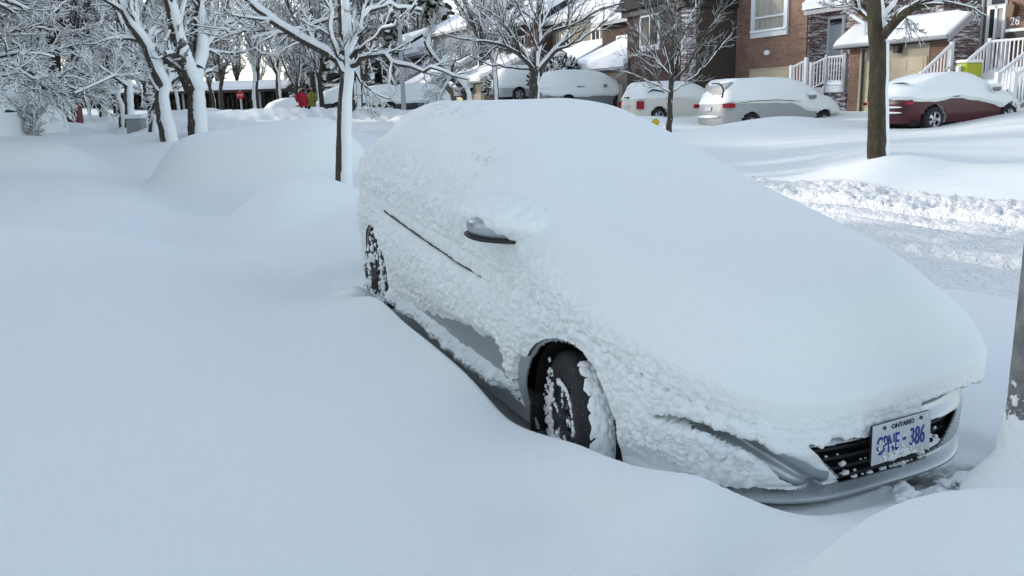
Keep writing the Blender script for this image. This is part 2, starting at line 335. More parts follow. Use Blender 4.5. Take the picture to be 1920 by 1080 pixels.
# dark lining behind the grille and arches
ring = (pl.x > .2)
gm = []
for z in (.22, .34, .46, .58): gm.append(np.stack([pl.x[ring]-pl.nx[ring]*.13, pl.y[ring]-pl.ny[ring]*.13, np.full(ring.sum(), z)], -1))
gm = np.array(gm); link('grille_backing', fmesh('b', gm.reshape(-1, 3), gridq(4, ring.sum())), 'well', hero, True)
gr = MB()
for z in (.393, .432, .475, .515):
    h = gr_half(z)+.01; sel = (pl.x > .5) & (np.abs(pl.y-GY) < h); xs, ys = pl.x[sel], pl.y[sel]; nx_, ny_ = pl.nx[sel], pl.ny[sel]
    n0 = len(gr.v)
    for x, y, a, b in zip(xs[::3], ys[::3], nx_[::3], ny_[::3]):
        for o, dz in ((.050, .006), (.030, .004), (.030, -.008), (.075, -.010)): gr.v.append((x-a*o, y-b*o, z+dz))
    k = (len(gr.v)-n0)//4
    for i in range(k-1):
        for j in range(3): gr.f.append([n0+4*i+j, n0+4*i+j+1, n0+4*(i+1)+j+1, n0+4*(i+1)+j])
gr.build('grille', 'black', hero)
# arch liners and underbody
for hx, hz in HUBS:
    for sd_ in (-1, 1):
        b = MB(); n = 28; V_ = []
        for yy in (.83*sd_, .50*sd_):
            for k in range(n+1):
                a = math.pi*(-.04+1.08*k/n); V_.append((hx+RA*1.01*math.cos(a), yy, hz+RA*1.01*math.sin(a)))
        b.v = V_; b.f = [[i, i+1, n+2+i, n+1+i] for i in range(n)]+[[n+1+i for i in range(n+1)]]; b.build('wheel_arch', 'well', hero, True)
b = MB(); b.box(-3.35, .45, -.62, .62, .17, .185); b.build('underbody', 'well', hero)
# mud flap-like panel behind the front wheel
b = MB(); b.box(-.362, -.342, -.86, -.62, .17, .36); b.build('mud_flap', 'rubber', hero, bevel=.004)
STEER = R(-13)
w1 = wheel(hero, -.02, -.765, -1, .302, .19, STEER); wheel(hero, -.02, .765, 1, .302, .19, STEER); w3 = wheel(hero, -2.70, -.775, -1, .302, .19); wheel(hero, -2.70, .775, 1, .302, .19)
def snow_arc(parent, a0, a1, rad, thick, y0, y1, nm='tyre_snow', n=120, seed=0):
    A = np.linspace(R(a0), R(a1), n); T = np.linspace(0, 1, 40); AA, TT = np.meshgrid(A, T, indexing='ij')
    prof = np.sin(math.pi*TT)**.6*sm(0, .06, (AA-A[0])/(A[-1]-A[0]))*sm(1, .88, (AA-A[0])/(A[-1]-A[0]))
    y = y0+(y1-y0)*TT; P0 = np.stack([np.cos(AA)*rad, y, np.sin(AA)*rad], -1)
    r = rad-.012+thick*prof*(.75+.5*billow(P0*45, seed))-.006+.008*(vnoise(P0*40, 3)-.5)
    P = np.stack([np.cos(AA)*r, y, np.sin(AA)*r], -1); link(nm, fmesh(nm, P.reshape(-1, 3), gridq(n, 40)), 'snow_car', parent, True)
snow_arc(w1, -24, 86, .302, .030, -.085, .075, seed=4); snow_arc(w3, -10, 75, .302, .016, -.10, .09, seed=9)
def snow_face(parent, pts, nm, seed, yb=-.104):
    """popcorn clumps stuck on wheel face: list of (angle, radius, size)"""
    b = MB()
    for i, (a, r, s_) in enumerate(pts): b.blob((math.cos(R(a))*r, yb, math.sin(R(a))*r), (s_, s_*.6, s_), seed+i, 6, .15)
    b.build(nm, 'snow_car', parent, True)['kind'] = 'stuff'
rs = np.random.default_rng(3); pts = []
for k in range(150): a = rs.uniform(135, 250); pts.append((a, rs.normal(.245, .022), rs.uniform(.004, .012)))
for k in range(70): a = rs.uniform(150, 250); pts.append((a, rs.normal(.185, .012), rs.uniform(.006, .016)))
for k in range(110): a = rs.uniform(0, 120); pts.append((a, .165+.006*rs.normal(), rs.uniform(.004, .010)))
for q_ in range(5):
    for k in range(14): pts.append((72*q_+20+rs.normal(0, 4), rs.uniform(.06, .16), rs.uniform(.004, .009)))
for k in range(40): a = rs.uniform(230, 290); pts.append((a, rs.uniform(.10, .2), rs.uniform(.008, .02)))
snow_face(w1, pts, 'wheel_snow', 10)
pts = [(rs.uniform(0, 360), rs.normal(.20, .05), rs.uniform(.006, .018)) for k in range(240)]; snow_face(w3, pts, 'wheel_snow', 50)
# ---- snow mantle
sSh = lambda x: pinterp(x, [(-3.75, 1.00), (-3.3, 1.10), (-2.4, 1.12), (-1, 1.08), (-.4, 1.02), (.1, .93), (.6, .81), (.99, .70)], .15)
sTc = lambda x: pinterp(x, [(-3.80, 1.05), (-3.55, 1.28), (-3.1, 1.47), (-2.5, 1.58), (-1.9, 1.57), (-1.3, 1.45), (-.8, 1.30), (-.4, 1.21), (.0, 1.14), (.4, 1.08), (.75, .98), (.95, .84), (1.0, .72)], .14)
ps = Plan(-3.66, .95, .905, 4.0, 3.8, 1500, dn)
ws = np.linspace(0, 1, 150)
right = lambda y: sm(.3, -.3, y)
def soff(x, y, z, w_):
    P = np.stack([x, y, z], -1); n1 = fbm(P*14, 21, 4); n2 = fbm(P*5, 31, 3)
    rgt = (y < -.55)
    o = .024+.042*sm(.6, 1.0, w_)*(1-.75*sm(.5, .8, x))+.06*sm(0, .5, y)*sm(.4, .6, z)*sm(.95, .80, x)*1.15                                   # cling thickness
    lim = pinterp(x, [(-3.7, .24), (-2.9, .30), (-2.3, .35), (-1.75, .40), (-1.12, .49), (-.75, .54), (-.6, .52), (-.48, .30), (-.3, .24), (.30, .34), (.55, .40), (.80, .37), (.84, .45), (.96, .56)])
    e = (z-lim+.10*n1+.05*n2)/.05
    o = np.where(e < 1, o*np.clip(e, -1.2, 1), o)
    # ledge of snow along the sill
    led = sm(-.56, -.66, x)*sm(-2.42, -2.3, x)*rgt*(.55+.75*vnoise(P*(9, 9, 9), 77)+.5*n1); lz = .338+.02*n2+.03*n1
    o = np.maximum(o, led*(.062*np.sqrt(np.clip(1-((z-lz)/.045)**2, 0, 1))+.0)-.02*(1-np.clip(1-((z-lz)/.045)**2, 0, 1)) if np.ndim(z) else o)
    # bare lip behind the front arch
    d = np.hypot(x+.02, z-.37); o = np.where((x < -.22) & (d < .415+.10*n1) & (z < .56+.1*n1), -.012, o)
    ar = np.minimum(np.hypot(x+.02, z-.37), np.hypot(x+2.7, z-.37)); o = np.where((np.abs(y) > .5) & (o > 0), o*(.15+.85*sm(RA-.02, RA+.14, ar)), o)
    # window seal crack
    o = o*(1-.62*rgt*dip(z, pinterp(x, [(-2.6, .885), (-2.42, .872), (-1.18, .816), (-.57, .80)]), .045)*sm(-2.6, -2.45, x)*sm(-.5, -.8, x))
    zc = pinterp(x, [(-2.6, .885), (-2.42, .872), (-1.18, .816), (-.57, .80)]); o = o-.13*rgt*dip(z, zc+.02*n2, .009)*sm(-2.5, -2.4, x)*sm(-.75, -1.3, x)*(.22+.85*(n1 > .0))
    # nose: bare grille surround and bumper corner crease
    cz = pinterp(y, [(-.70, .592), (-.595, .555), (-.49, .490), (-.36, .405), (-.2, .33)]); wdt = .012+.020*sm(-.68, -.45, y)
    o = o-.16*sm(.46, .56, x)*(y < -.30)*np.exp(-((z-cz+.03*n1)/wdt)**2)*1.2
    o = np.where((x > .74) & (z < .372+.03*n1), -.06, o)
    bl = sm(.6, .8, x)*sm(gr_half(z)+.01, gr_half(z)-.01, np.abs(y-GY))*sm(.57, .545, z+.07*n1)
    o = np.where(bl > .3, -.06, o)
    pr = sm(.6, .8, x)*((y > .17) & (y < .44) & (z < .63+.04*n1)); o = np.where(pr > .5, -.045, o)
    o = np.where((x > .45) & (y > .36) & (z < .62+.05*n1), -.05, o)
    return o
ps_in = lambda x, y, z, w_: hinset(x, y, z, w_)*(w_ < .999)-soff(x, y, z, w_)
def ps_in2(x, y, z, w_):
    zb_ = hzb(x); wb = np.clip((z-zb_)/(hSh(x)-zb_), 0, 1)
    return hinset(x, y, z, wb)-soff(x, y, z, w_)
X, Y, Z = ps.side(ws, hzb, sSh, ps_in2)
lam2 = np.r_[np.linspace(1, .45, 80)[1:], np.linspace(.45, 0, 24)[1:]]
Xt, Yt, Zt = ps.top(lam2, X[-1], Y[-1], sSh, sTc, lambda l, x: float(math.sin(min(1, (1-l)/.50)*math.pi/2)**1.15))
SP_ = np.stack([np.r_[X, Xt], np.r_[Y, Yt], np.r_[Z, Zt]], -1); nr, ncol = SP_.shape[:2]
# smooth the shoulder so side and top flow together
k0 = len(ws)
for it in range(60):
    Zs = SP_[k0-26:k0+22].copy(); Zs[1:-1] = (Zs[:-2]+Zs[2:]+2*Zs[1:-1])/4; SP_[k0-26:k0+22] = Zs
Nn = gnormal(SP_); x, y, z = SP_[..., 0], SP_[..., 1], SP_[..., 2]
wrow = np.r_[np.ones(len(ws)), lam2][:, None]*np.ones((1, ncol)); isside = (np.arange(nr) < len(ws))[:, None]
frontfade = sm(.62, .95, x)*sm(.62, .78, z)
hi = pinterp(x, [(-3.6, 1.35), (-2.5, 1.40), (-1.2, 1.28), (-.6, 1.12), (0, .98), (.5, .84), (.95, .66)])
amp = sm(hi+.06, hi-.22, z+.12*fbm(SP_*3, 5, 3))*sm(.1, -.5, y+.15*frontfade+ .0*x)
amp = np.maximum(amp, .55*sm(.72, .58, z)*(x > .5))
keepoff = soff(x, y, z, 1.0)
fine = sm(.75, .45, z)
Pj = SP_+.012*np.stack([fbm(SP_*22, 301, 2), fbm(SP_*22, 302, 2), fbm(SP_*22, 303, 2)], -1); sz = vnoise(SP_*5, 91)
lump = np.maximum.reduce([balls(Pj, 16, 2)*(.35+.8*sz), balls(Pj, 29, 7)+.011, balls(Pj, 46, 8)+.016, balls(Pj, 75, 9)+.018])*1.05
lumpf = np.maximum.reduce([balls(Pj, 26, 12)*(.4+.7*sz), balls(Pj, 42, 17)+.006, balls(Pj, 75, 18)+.008])*1.05
thin = np.where(isside, np.clip(keepoff/.02, 0, 1), 1); ar = np.minimum(np.hypot(x+.02, z-.37), np.hypot(x+2.7, z-.37)); thin = thin*np.where(isside & (np.abs(y) > .5), .35+.65*sm(RA, RA+.08, ar), 1)
crk = dip(z, pinterp(x, [(-2.6, .885), (-2.42, .872), (-1.18, .816), (-.57, .80)]), .035)*sm(-2.6, -2.45, x)*sm(-.6, -.9, x)*(y < -.5)
fade = 1-.5*frontfade
D = amp*fade*thin*(1-.8*crk)*((1-fine)*lump*1.8+fine*lumpf*1.55-.028)
D += (1-amp)*(.012*fbm(SP_*2.2, 41, 3)+.002*fbm(SP_*30, 43, 2))
scuff = np.exp(-((x+2.15)/.35)**2-((y+.45)/.22)**2)+np.exp(-((x+1.35)/.25)**2-((y+.72)/.12)**2); D += (1-amp)*np.clip(scuff, 0, 1)*(.03*fbm(SP_*(8, 20, 10), 44, 3)-.012*(fbm(SP_*(10, 34, 10), 47, 3) > .07))
D += .14*np.exp(-((x+.74)/.36)**2-((y+.78)/.26)**2)*sm(.98, 1.1, z)
# mirror bulge of snow merging to the bonnet
P = SP_+Nn*D[..., None]
Q = gridq(nr, ncol, True); V = P.reshape(-1, 3); C = V[Q].mean(1)
KO = keepoff.reshape(-1)[Q].mean(1)
link('snow_cover', fmesh('mantle', V, Q[~(arch_cut(C, RA+.012) | ((KO < -.03) & ((C[:, 0] > .55) | (C[:, 2] > .70))))]), 'snow_car', hero, True)
sel = np.where((pl.x > -2.45) & (pl.x < -.60) & (pl.y < -.5))[0]; b = MB(); b.tube([(pl.x[i], pl.y[i]+.016, float(pinterp(pl.x[i], [(-2.6, .885), (-2.42, .872), (-1.18, .816), (-.57, .80)]))) for i in sel[::4]], .006, 6); b.build('window_trim', 'black', hero, True)
# ---- door mirror
def ellip(c, r, n=24, e=.8, noise=0, seed=0):
    u = np.linspace(0, math.pi, n)[:, None]; v = np.linspace(0, 2*math.pi, 2*n, endpoint=False)[None, :]
    f = lambda t: np.sign(t)*np.abs(t)**e
    D_ = np.stack([f(np.sin(u))*f(np.cos(v)), f(np.sin(u))*f(np.sin(v)), f(np.cos(u))*np.ones_like(v)], -1); P_ = np.array(c)+D_*np.array(r)
    if noise: P_ = P_+D_*(noise*(billow(P_*22, seed)+.5*billow(P_*50, seed+3))+1.5*noise*fbm(P_*7, seed))[..., None]
    return P_.reshape(-1, 3), gridq(n, 2*n, True)[:, ::-1]
mir = bpy.data.objects.new('side_mirror', None); col.objects.link(mir); mir.parent = hero; mir.rotation_euler = (R(-7), R(3), R(-8)); mir.location = (-.56, -.935, 1.125)
V, Q = ellip((0, 0, 0), (.09, .145, .062)); link('mirror_housing', fmesh('m', V, Q), 'silver', mir, True)
V, Q = ellip((.002, 0, -.047), (.094, .150, .019)); link('mirror_trim', fmesh('m', V, Q), 'black', mir, True)
V, Q = ellip((-.09, .13, .035), (.24, .275, .095), 90, 1.0, .014, 5); link('mirror_snow', fmesh('m', V, Q), 'snow_car', mir, True)
# ---- number plate
def text(body_, size, m, parent, loc, name, sx=1.0, ext=.0012):
    c = bpy.data.curves.new(name, 'FONT'); c.body = body_; c.size = size; c.align_x = 'CENTER'; c.align_y = 'CENTER'; c.extrude = ext; c.offset = size*.004
    o = bpy.data.objects.new(name, c); col.objects.link(o); dg = bpy.context.evaluated_depsgraph_get(); me = bpy.data.meshes.new_from_object(o.evaluated_get(dg)); bpy.data.objects.remove(o)
    me.materials.clear(); o = link(name, me, m, parent); o.location = loc; o.rotation_euler = (math.pi/2, 0, math.pi/2); o.scale = (sx, 1, 1); return o
pe = bpy.data.objects.new('number_plate', None); col.objects.link(pe); pe.parent = hero; pe.location = (.965, .0, .535); pe.rotation_euler = (R(1.5), R(-4), 0)
b = MB(); b.box(0, .004, -.152, .152, -.077, .077); o = b.build('plate_panel', 'plate', pe, bevel=.002)
b = MB(); b.box(-.012, -.001, -.150, .150, -.075, .075); b.build('plate_holder', 'black', pe, bevel=.003)
text('CPNE', .100, 'blue', pe, (.0055, -.074, -.010), 'plate_letters', .47)
text('386', .100, 'blue', pe, (.0055, .080, -.010), 'plate_digits', .55)
text('ONTARIO', .026, 'ink', pe, (.0055, .0, .056), 'plate_heading', 1.0)
b = MB(); b.poly([(-.008, -.006), (.008, -.006), (.010, .006), (.004, .001), (0, .009), (-.004, .001), (-.010, .006)], 'x', .004, .0055); o = b.build('plate_crown', 'blue', pe); o.location = (0, .012, -.004)
for y_ in (-.095, .095): b = MB(); b.tube([(.004, y_, .060), (.008, y_, .060)], .007, 10); b.build('bolt', 'ink', pe)
b = MB(); rs = np.random.default_rng(8)
for k in range(110):
    y_ = rs.uniform(-.145, .12)*rs.uniform(.3, 1); z_ = -.074+abs(rs.normal(0, .020)); r_ = rs.uniform(.002, .007)
    b.blob((.006, y_, z_), (r_*.6, r_, r_), k, 5, .2)
for k in range(26): b.blob((.006, rs.uniform(-.14, .02), rs.uniform(-.04, .01)), (.003, .004, .004), k, 4, .2)
b.build('plate_snow', 'snow_car', pe, True)['kind'] = 'stuff'
b = MB()
for k in range(70):
    y_ = rs.uniform(-.35, .52); z_ = rs.choice([.398, .438, .480, .372], p=[.2, .15, .1, .55])
    if abs(y_-GY) > gr_half(z_)-.02: continue
    i = np.argmin(np.hypot(pl.y-y_, (pl.x-.9)*.3)); r_ = rs.uniform(.003, .009)*(1.8 if k % 7 == 0 else 1)
    b.blob((pl.x[i]-.03*pl.nx[i], y_, z_+.006), (r_, r_*1.4, r_*.8), k, 5, .25)
b.build('grille_snow', 'snow_car', hero, True)['kind'] = 'stuff'

# ------------------------------------------------------------------ the ground
def rbf_fit(P, z, lam=1e-3):
    n = len(P); d = np.linalg.norm(P[:, None]-P[None], axis=-1); K = np.where(d > 0, d*d*np.log(d+1e-12), 0)
    A = np.zeros((n+3, n+3)); A[:n, :n] = K+lam*np.eye(n); A[:n, n] = 1; A[:n, n+1:] = P; A[n:, :n] = A[:n, n:].T
    return np.linalg.solve(A, np.r_[z, 0, 0, 0])
def warp(P): r = np.linalg.norm(P, axis=-1, keepdims=True)+1e-9; return P/r*np.log1p(r/3)*3
CP_ = []
def cg(px, py, z): CP_.append(G(px, py, z))
def cw(px, py, d): CP_.append(W(px, py, d))
for a in [(0,1080,.46),(500,1080,.42),(1000,1080,.42),(1400,1080,.44),(300,800,.50),(700,800,.45),(0,800,.52),(900,920,.385),(1050,960,.37),(300,600,.58),(0,600,.60),(550,600,.52),
          (150,450,.62),(350,480,.60),(250,360,.68),(0,380,.72),(100,320,.85),(640,540,.36),(600,480,.50),(560,560,.46)]: cg(*a)
def HS(px, py, yl):
    o = HMI_ @ np.r_[CAM, 1]; q = HMI_ @ np.r_[ray(px, py), 0]; return CAM+ray(px, py)*((yl-o[1])/q[1])
HMI_ = np.array(HM.inverted())
for px, py, yl in [(700,560,-1.14),(745,602,-1.14),(800,645,-1.14),(870,702,-1.13),(945,785,-1.12),(1030,832,-1.10),(1090,852,-1.08),(1160,870,-1.05),(1300,905,-1.05)]: CP_.append(HS(px, py, yl))
for a in [(1450,946,3.0),(1560,966,2.88),(1700,970,2.85),(1600,1075,2.25)]: cw(*a)
for a in [(655,352,10.2),(560,384,9.6),(480,425,9.0),(410,475,8.3)]: cw(*a)
for a in [(500,382,12.5),(300,380,12.5),(640,395,8.4)]: cw(*a)
# left background
for a in [(60,262,22),(200,300,17),(330,285,18),(318,263,19),(372,258,19.5),(290,245,23),(240,226,28),(180,240,28),(120,222,38),(300,216,70),(420,212,75),(20,240,24),(430,240,24),(520,250,22),(600,262,20),(700,240,26),(600,225,45),(500,215,60)]: cw(*a)
# road and far side
for a in [(1500,345,14.6),(1900,383,11.0),(1700,362,12.7),(1600,400,11.0),(1800,480,8.2),(1870,640,5.6),(1845,780,4.3),(1880,560,6.3),(760,216,33),(700,262,19)]: cw(*a)
for a in [(1645,292,15.0),(1800,300,14.6),(1500,300,17),(1560,262,20.5),(1300,240,27.5),(1400,262,22.5),(1640,236,24),(1760,238,22),(1900,222,21),(1260,240,27),(1160,222,34),(1000,205,40),(815,200,48)]: cw(*a)
for t_, s_, z_ in [(24,5,.9),(26,12,1.2),(26,22,1.3),(26,32,1.3),(12,-6,.45),(5,-6,.3),(-8,-4,.5),(-8,10,.7),(-10,25,1.0),(0,-6,.45),(35,60,2.0),(20,70,2.1),(45,20,1.6),(40,-10,1.2),(-25,20,1.2),(-25,60,2.2),(0,110,3.0),(60,110,3.2),(-60,90,3),(-40,-30,.8),(40,-40,1),(0,-40,.6)]: CP_.append(ts(t_, s_, z_))
CP_ = np.array(CP_); RB = rbf_fit(warp(CP_[:, :2]), CP_[:, 2], .0005); RP = warp(CP_[:, :2])
def base_h(XY):
    out = np.zeros(len(XY)); Wp = warp(XY)
    for i in range(0, len(XY), 60000):
        q = Wp[i:i+60000]; d2 = ((q[:, None]-RP[None])**2).sum(-1); out[i:i+60000] = (.5*d2*np.log(d2+1e-12)) @ RB[:-3]+RB[-3]+q @ RB[-2:]
    return out
HMI = np.array(HM.inverted())
def bump_(XY, c, h, ax, ay, ang=0, pw=2.0):
    d = XY-np.array(c)[:2]; ca, sa = math.cos(ang), math.sin(ang); u = (d[:, 0]*ca+d[:, 1]*sa)/ax; v = (-d[:, 0]*sa+d[:, 1]*ca)/ay
    return h*np.exp(-(u*u+v*v)**(pw/2))
moundc = W(470, 300, 14.2)
def height(XY):
    XY = np.asarray(XY, float); z = base_h(XY); X, Y = XY[:, 0], XY[:, 1]; t = X*CP+Y*SP; s = -X*SP+Y*CP
    r = np.hypot(X, Y); P = np.stack([X, Y, X*0], -1)
    z += .05*fbm(P*.55, 61, 3)*sm(2, 6, r)
    # snowed-in car on the left, drifts
    z += bump_(XY, moundc+np.array([.15, 0, 0]), 1.0, 1.72, 1.1, R(-6), 7)-bump_(XY, W(520, 378, 12.0), .30, 2.2, .8)
    z += bump_(XY, W(-10, 285, 14.5), .50, 1.7, 1.2, R(10), 4)
    z += bump_(XY, W(-60, 470, 7.0), .16, 1.0, .9)
    for px, py, d, h, ax, ay in [(760, 236, 24, .26, 2.2, 1.3), (1400, 250, 24, .30, 2.6, 1.2), (1480, 240, 25, .22, 2.0, 1.2), (1690, 296, 14.3, .12, 1.2, .6), (560, 236, 34, .30, 2.6, 1.6), (480, 236, 34, .3, 2.4, 1.6), (640, 232, 34, .3, 2.4, 1.4), (420, 228, 42, .35, 3, 1.6), (1210, 232, 30, .25, 2, 1), (350, 228, 40, .35, 2.5, 1.5), (420, 212, 62, .4, 4, 2)]:
        z += bump_(XY, W(px, py, d), h, ax, ay, PHI)
    # ploughed road: berm, ruts, churned snow
    rd = sm(-8, -2, s)*(s < 140); wob = .12*fbm(np.stack([s*.25, s*0, s*0], -1), 3, 2)
    tt = t+wob; m = rd*sm(6.6, 7.4, tt)*sm(10.75, 10.55, tt)
    lumps = billow(P*7.0, 71)*.065+billow(P*15, 72)*.035+fbm(P*3.0, 73, 3)*.12
    berm = sm(9.45, 9.7, tt)*sm(10.75, 10.45, tt)
    rough = rd*(berm*1.25+sm(6.3, 6.9, tt)*sm(8.0, 7.6, tt)*.50+sm(8.9, 9.0, tt)*sm(9.5, 9.4, tt)*.55+.10*sm(5.8, 6.4, tt)*sm(9.5, 9.0, tt))
    z += rough*(lumps-.03)+rd*(berm*.07-.05*sm(6.6, 7.2, tt)*sm(10.7, 10.4, tt))
    for c, w_, h in ((9.50, .05, -.12), (8.80, .13, -.17), (8.5, .08, .05), (8.05, .10, -.08), (7.40, .14, -.10)): z += rd*h*np.exp(-((tt-c)/w_)**2)
    # far end of the road and trodden path are churned too
    m2 = sm(19, 26, s)*sm(80, 60, s)*sm(-1.5, 1, t)*sm(13, 10, t); z += m2*(fbm(P*.9, 81, 4)*.26+billow(P*3, 82)*.10-.05)
    # narrow trodden path at the left
    pp = st(W(200, 232, 29)); z += -.22*np.exp(-((t-pp[0]+.05*(s-pp[1]))/.5)**2)*sm(pp[1]-9, pp[1]-4, s)*sm(60, 40, s)
    # hollow under and beside the near car
    q = np.stack([X, Y, np.full_like(X, .2), np.ones_like(X)], -1) @ HMI.T; lx, ly = q[:, 0], q[:, 1]
    dx = np.maximum(np.abs(lx+1.355)-2.285, 0); dr = np.maximum(-ly-.86, 0); dl = np.maximum(ly-.86, 0); dist = np.hypot(dx, np.maximum(dr, dl))
    low = .08+.15*sm(-.1, .35, lx)*(ly < 0)
    k = sm(.26-.08*sm(-.2, .4, lx)*(ly < .2), .04, dist)*sm(-2.65, -2.05, lx); z = z*(1-k)+np.minimum(z, low)*k
    k2 = sm(.30, .02, dist)*sm(-2.05, -2.65, lx); z = z*(1-k2)+np.minimum(z, .36)*k2
    # broken snow in front of the bumper
    c = np.array([lx-1.12, ly-.55]).T; z += .10*np.exp(-(c[:, 0]/.35)**2-(c[:, 1]/.5)**2)*(.3+1.1*billow(P*9, 91)+.5*billow(P*20, 92))
    # wedge of snow blown against the rear wheel
    z += .11*np.exp(-((lx+2.74)/.24)**2-((ly+.98)/.13)**2)
    ra, rb = W(665, 352, 10.2)[:2], W(405, 478, 8.2)[:2]; ab = rb-ra; tt_ = np.clip(((XY-ra) @ ab)/(ab @ ab), -.1, 1.1); dd = XY-(ra+tt_[:, None]*ab); nn_ = np.array([ab[1], -ab[0]])/np.linalg.norm(ab); sdist = dd @ nn_; sdist = np.where(nn_[1] < 0, sdist, -sdist)*np.sign(1); dn2 = np.linalg.norm(dd, axis=1)
    z += .36*np.exp(-(dn2/.52)**3)*sm(1.15, .6, tt_)*sm(.02, .50, tt_)-.16*np.exp(-((dn2-1.0)/.6)**2)*(sdist > 0)*sm(1.1, .5, tt_)
    # bank in the lower right corner
    z += bump_(XY, (1.36, 1.50), .31, .88, .66, R(3), 8.0)+.02*fbm(P*2.5, 95, 3)*sm(3, 1.5, r)
    z += .004*fbm(P*6, 96, 3)*sm(30, 4, r)+.012*fbm(np.stack([t*3.2, s*.9, t*0], -1), 97, 4)*sm(14, 3, r)+.035*fbm(P*1.1, 98, 2)*sm(20, 6, r)
    return z
az = np.concatenate([np.linspace(-180, -52, 90, endpoint=False), np.linspace(-52, 52, 860, endpoint=False), np.linspace(52, 180, 90, endpoint=False)])
rad = np.concatenate([np.linspace(.35, 1.2, 24, endpoint=False), np.geomspace(1.2, 60, 560, endpoint=False), np.geomspace(60, 900, 50)])
AZ, RD = np.meshgrid(np.radians(az), rad); GX, GY = RD*np.sin(AZ), RD*np.cos(AZ); XYg = np.stack([GX.ravel(), GY.ravel()], -1); zz = height(XYg)
nr, ncl = GX.shape; V = np.c_[XYg, zz]; Q = gridq(nr, ncl, True)[:, ::-1]
tq = (V[Q, 0]*CP+V[Q, 1]*SP).mean(1); sq = (-V[Q, 0]*SP+V[Q, 1]*CP).mean(1); isr = (tq > 5.9) & (tq < 10.72) & (sq > -20) & (sq < 75)
g = link('snow_ground', fmesh('snow_ground', V, Q[~isr]), 'snow', None, True); g['kind'] = 'structure'
g = link('road', fmesh('road', V, Q[isr]), 'snow_rough', None, True); g['kind'] = 'structure'
c0 = MB(); c0.v = [(0, 0, float(zz[:ncl].mean()))]+[tuple(V[i]) for i in range(ncl)]; c0.f = [[0, 1+(i+1) % ncl, 1+i] for i in range(ncl)]; g = c0.build('snow_ground', 'snow', None, True); g['kind'] = 'structure'
def hz(x, y): return float(height(np.array([[x, y]]))[0])

rs = np.random.default_rng(12); b = MB()
for k in range(42):
    px, py = rs.uniform(1690, 1880), rs.uniform(905, 965); p = G(px, py, .28); z0 = hz(p[0], p[1]); q_ = rs.uniform(.008, .03)*(1.7 if k % 9 == 0 else 1)
    b.blob((p[0], p[1], z0+q_*.3), (q_*rs.uniform(.8, 1.5), q_, q_*rs.uniform(.5, .9)), k, 7, .35)
o = b.build('broken_snow', 'snow_car', None, True); o['kind'] = 'stuff'; tag(o, 'broken snow crumbs scattered between the car bumper and the grey pole', 'snow')
# ------------------------------------------------------------------ trees
WIND = np.array([.80, -.55, .25]); WIND = WIND/np.linalg.norm(WIND)
def polys_to_mesh(name, polys, m, parent, snow=False, amt=1.0, wind=WIND, minr=0.0):
    VV, FF, n = [], [], 0
    for pts, rads in polys:
        pts = np.asarray(pts, float); rads = np.asarray(rads, float); r0 = rads[0]
        if len(pts) < 2: continue
        d = np.gradient(pts, axis=0); d /= np.linalg.norm(d, axis=1, keepdims=True)+1e-9
        if snow:
            hzn = np.sqrt(np.maximum(0, 1-d[:, 2]**2))[:, None]
            off = np.array([0, 0, 1.])*hzn*.9+wind*(1.15-.75*hzn); off = off-d*(off*d).sum(1, keepdims=True); off /= np.linalg.norm(off, axis=1, keepdims=True)+1e-9
            jit = (.45+.8*vnoise(pts*3.1, 4)+.5*(vnoise(pts*9, 5)))
            th = (np.where(rads > .03, .012+.10*rads, .008+.22*rads))*jit*amt
            pts = pts+off*(rads*.45+th)[:, None]; rads = rads*.70+th*.66; sides = 8 if r0 > .05 else (5 if r0 > .015 else 3)
        else: sides = 10 if r0 > .08 else (6 if r0 > .03 else 3)
        ref = np.tile([.31, .22, .93], (len(pts), 1)); ref = np.where(np.abs((ref*d).sum(1, keepdims=True)) > .95, [1., 0, 0], ref)
        a = np.cross(d, ref); a /= np.linalg.norm(a, axis=1, keepdims=True)+1e-9; b = np.cross(a, d); th_ = 2*np.pi*np.arange(sides)/sides
        rr = rads[:, None]*np.ones(sides)
        if r0 > .05: q = pts[:, None]+a[:, None]*np.cos(th_)[None, :, None]*.1+b[:, None]*np.sin(th_)[None, :, None]*.1; rr = rr*(1+(.16 if not snow else .30)*(fbm(q*(9, 9, 6), 9, 4)*1.5))
        V = pts[:, None]+a[:, None]*(np.cos(th_)*rr)[..., None]+b[:, None]*(np.sin(th_)*rr)[..., None]
        VV.append(V.reshape(-1, 3)); q = gridq(len(pts), sides, True); FF.append(q+n); n += len(pts)*sides
    if not VV: return None
    return link(name, fmesh(name, np.concatenate(VV), np.concatenate(FF)), m, parent, True)
def resample(pts, step):
    pts = np.asarray(pts, float); P = [pts[0]]
    for i in range(len(pts)-1):                        # Catmull-Rom through the given points
        p0, p1, p2, p3 = pts[max(i-1, 0)], pts[i], pts[i+1], pts[min(i+2, len(pts)-1)]; n = max(1, int(np.linalg.norm(p2-p1)/step))
        for k in range(1, n+1):
            t = k/n; P.append(.5*((2*p1)+(-p0+p2)*t+(2*p0-5*p1+4*p2-p3)*t*t+(-p0+3*p1-3*p2+p3)*t**3))
    return np.array(P)
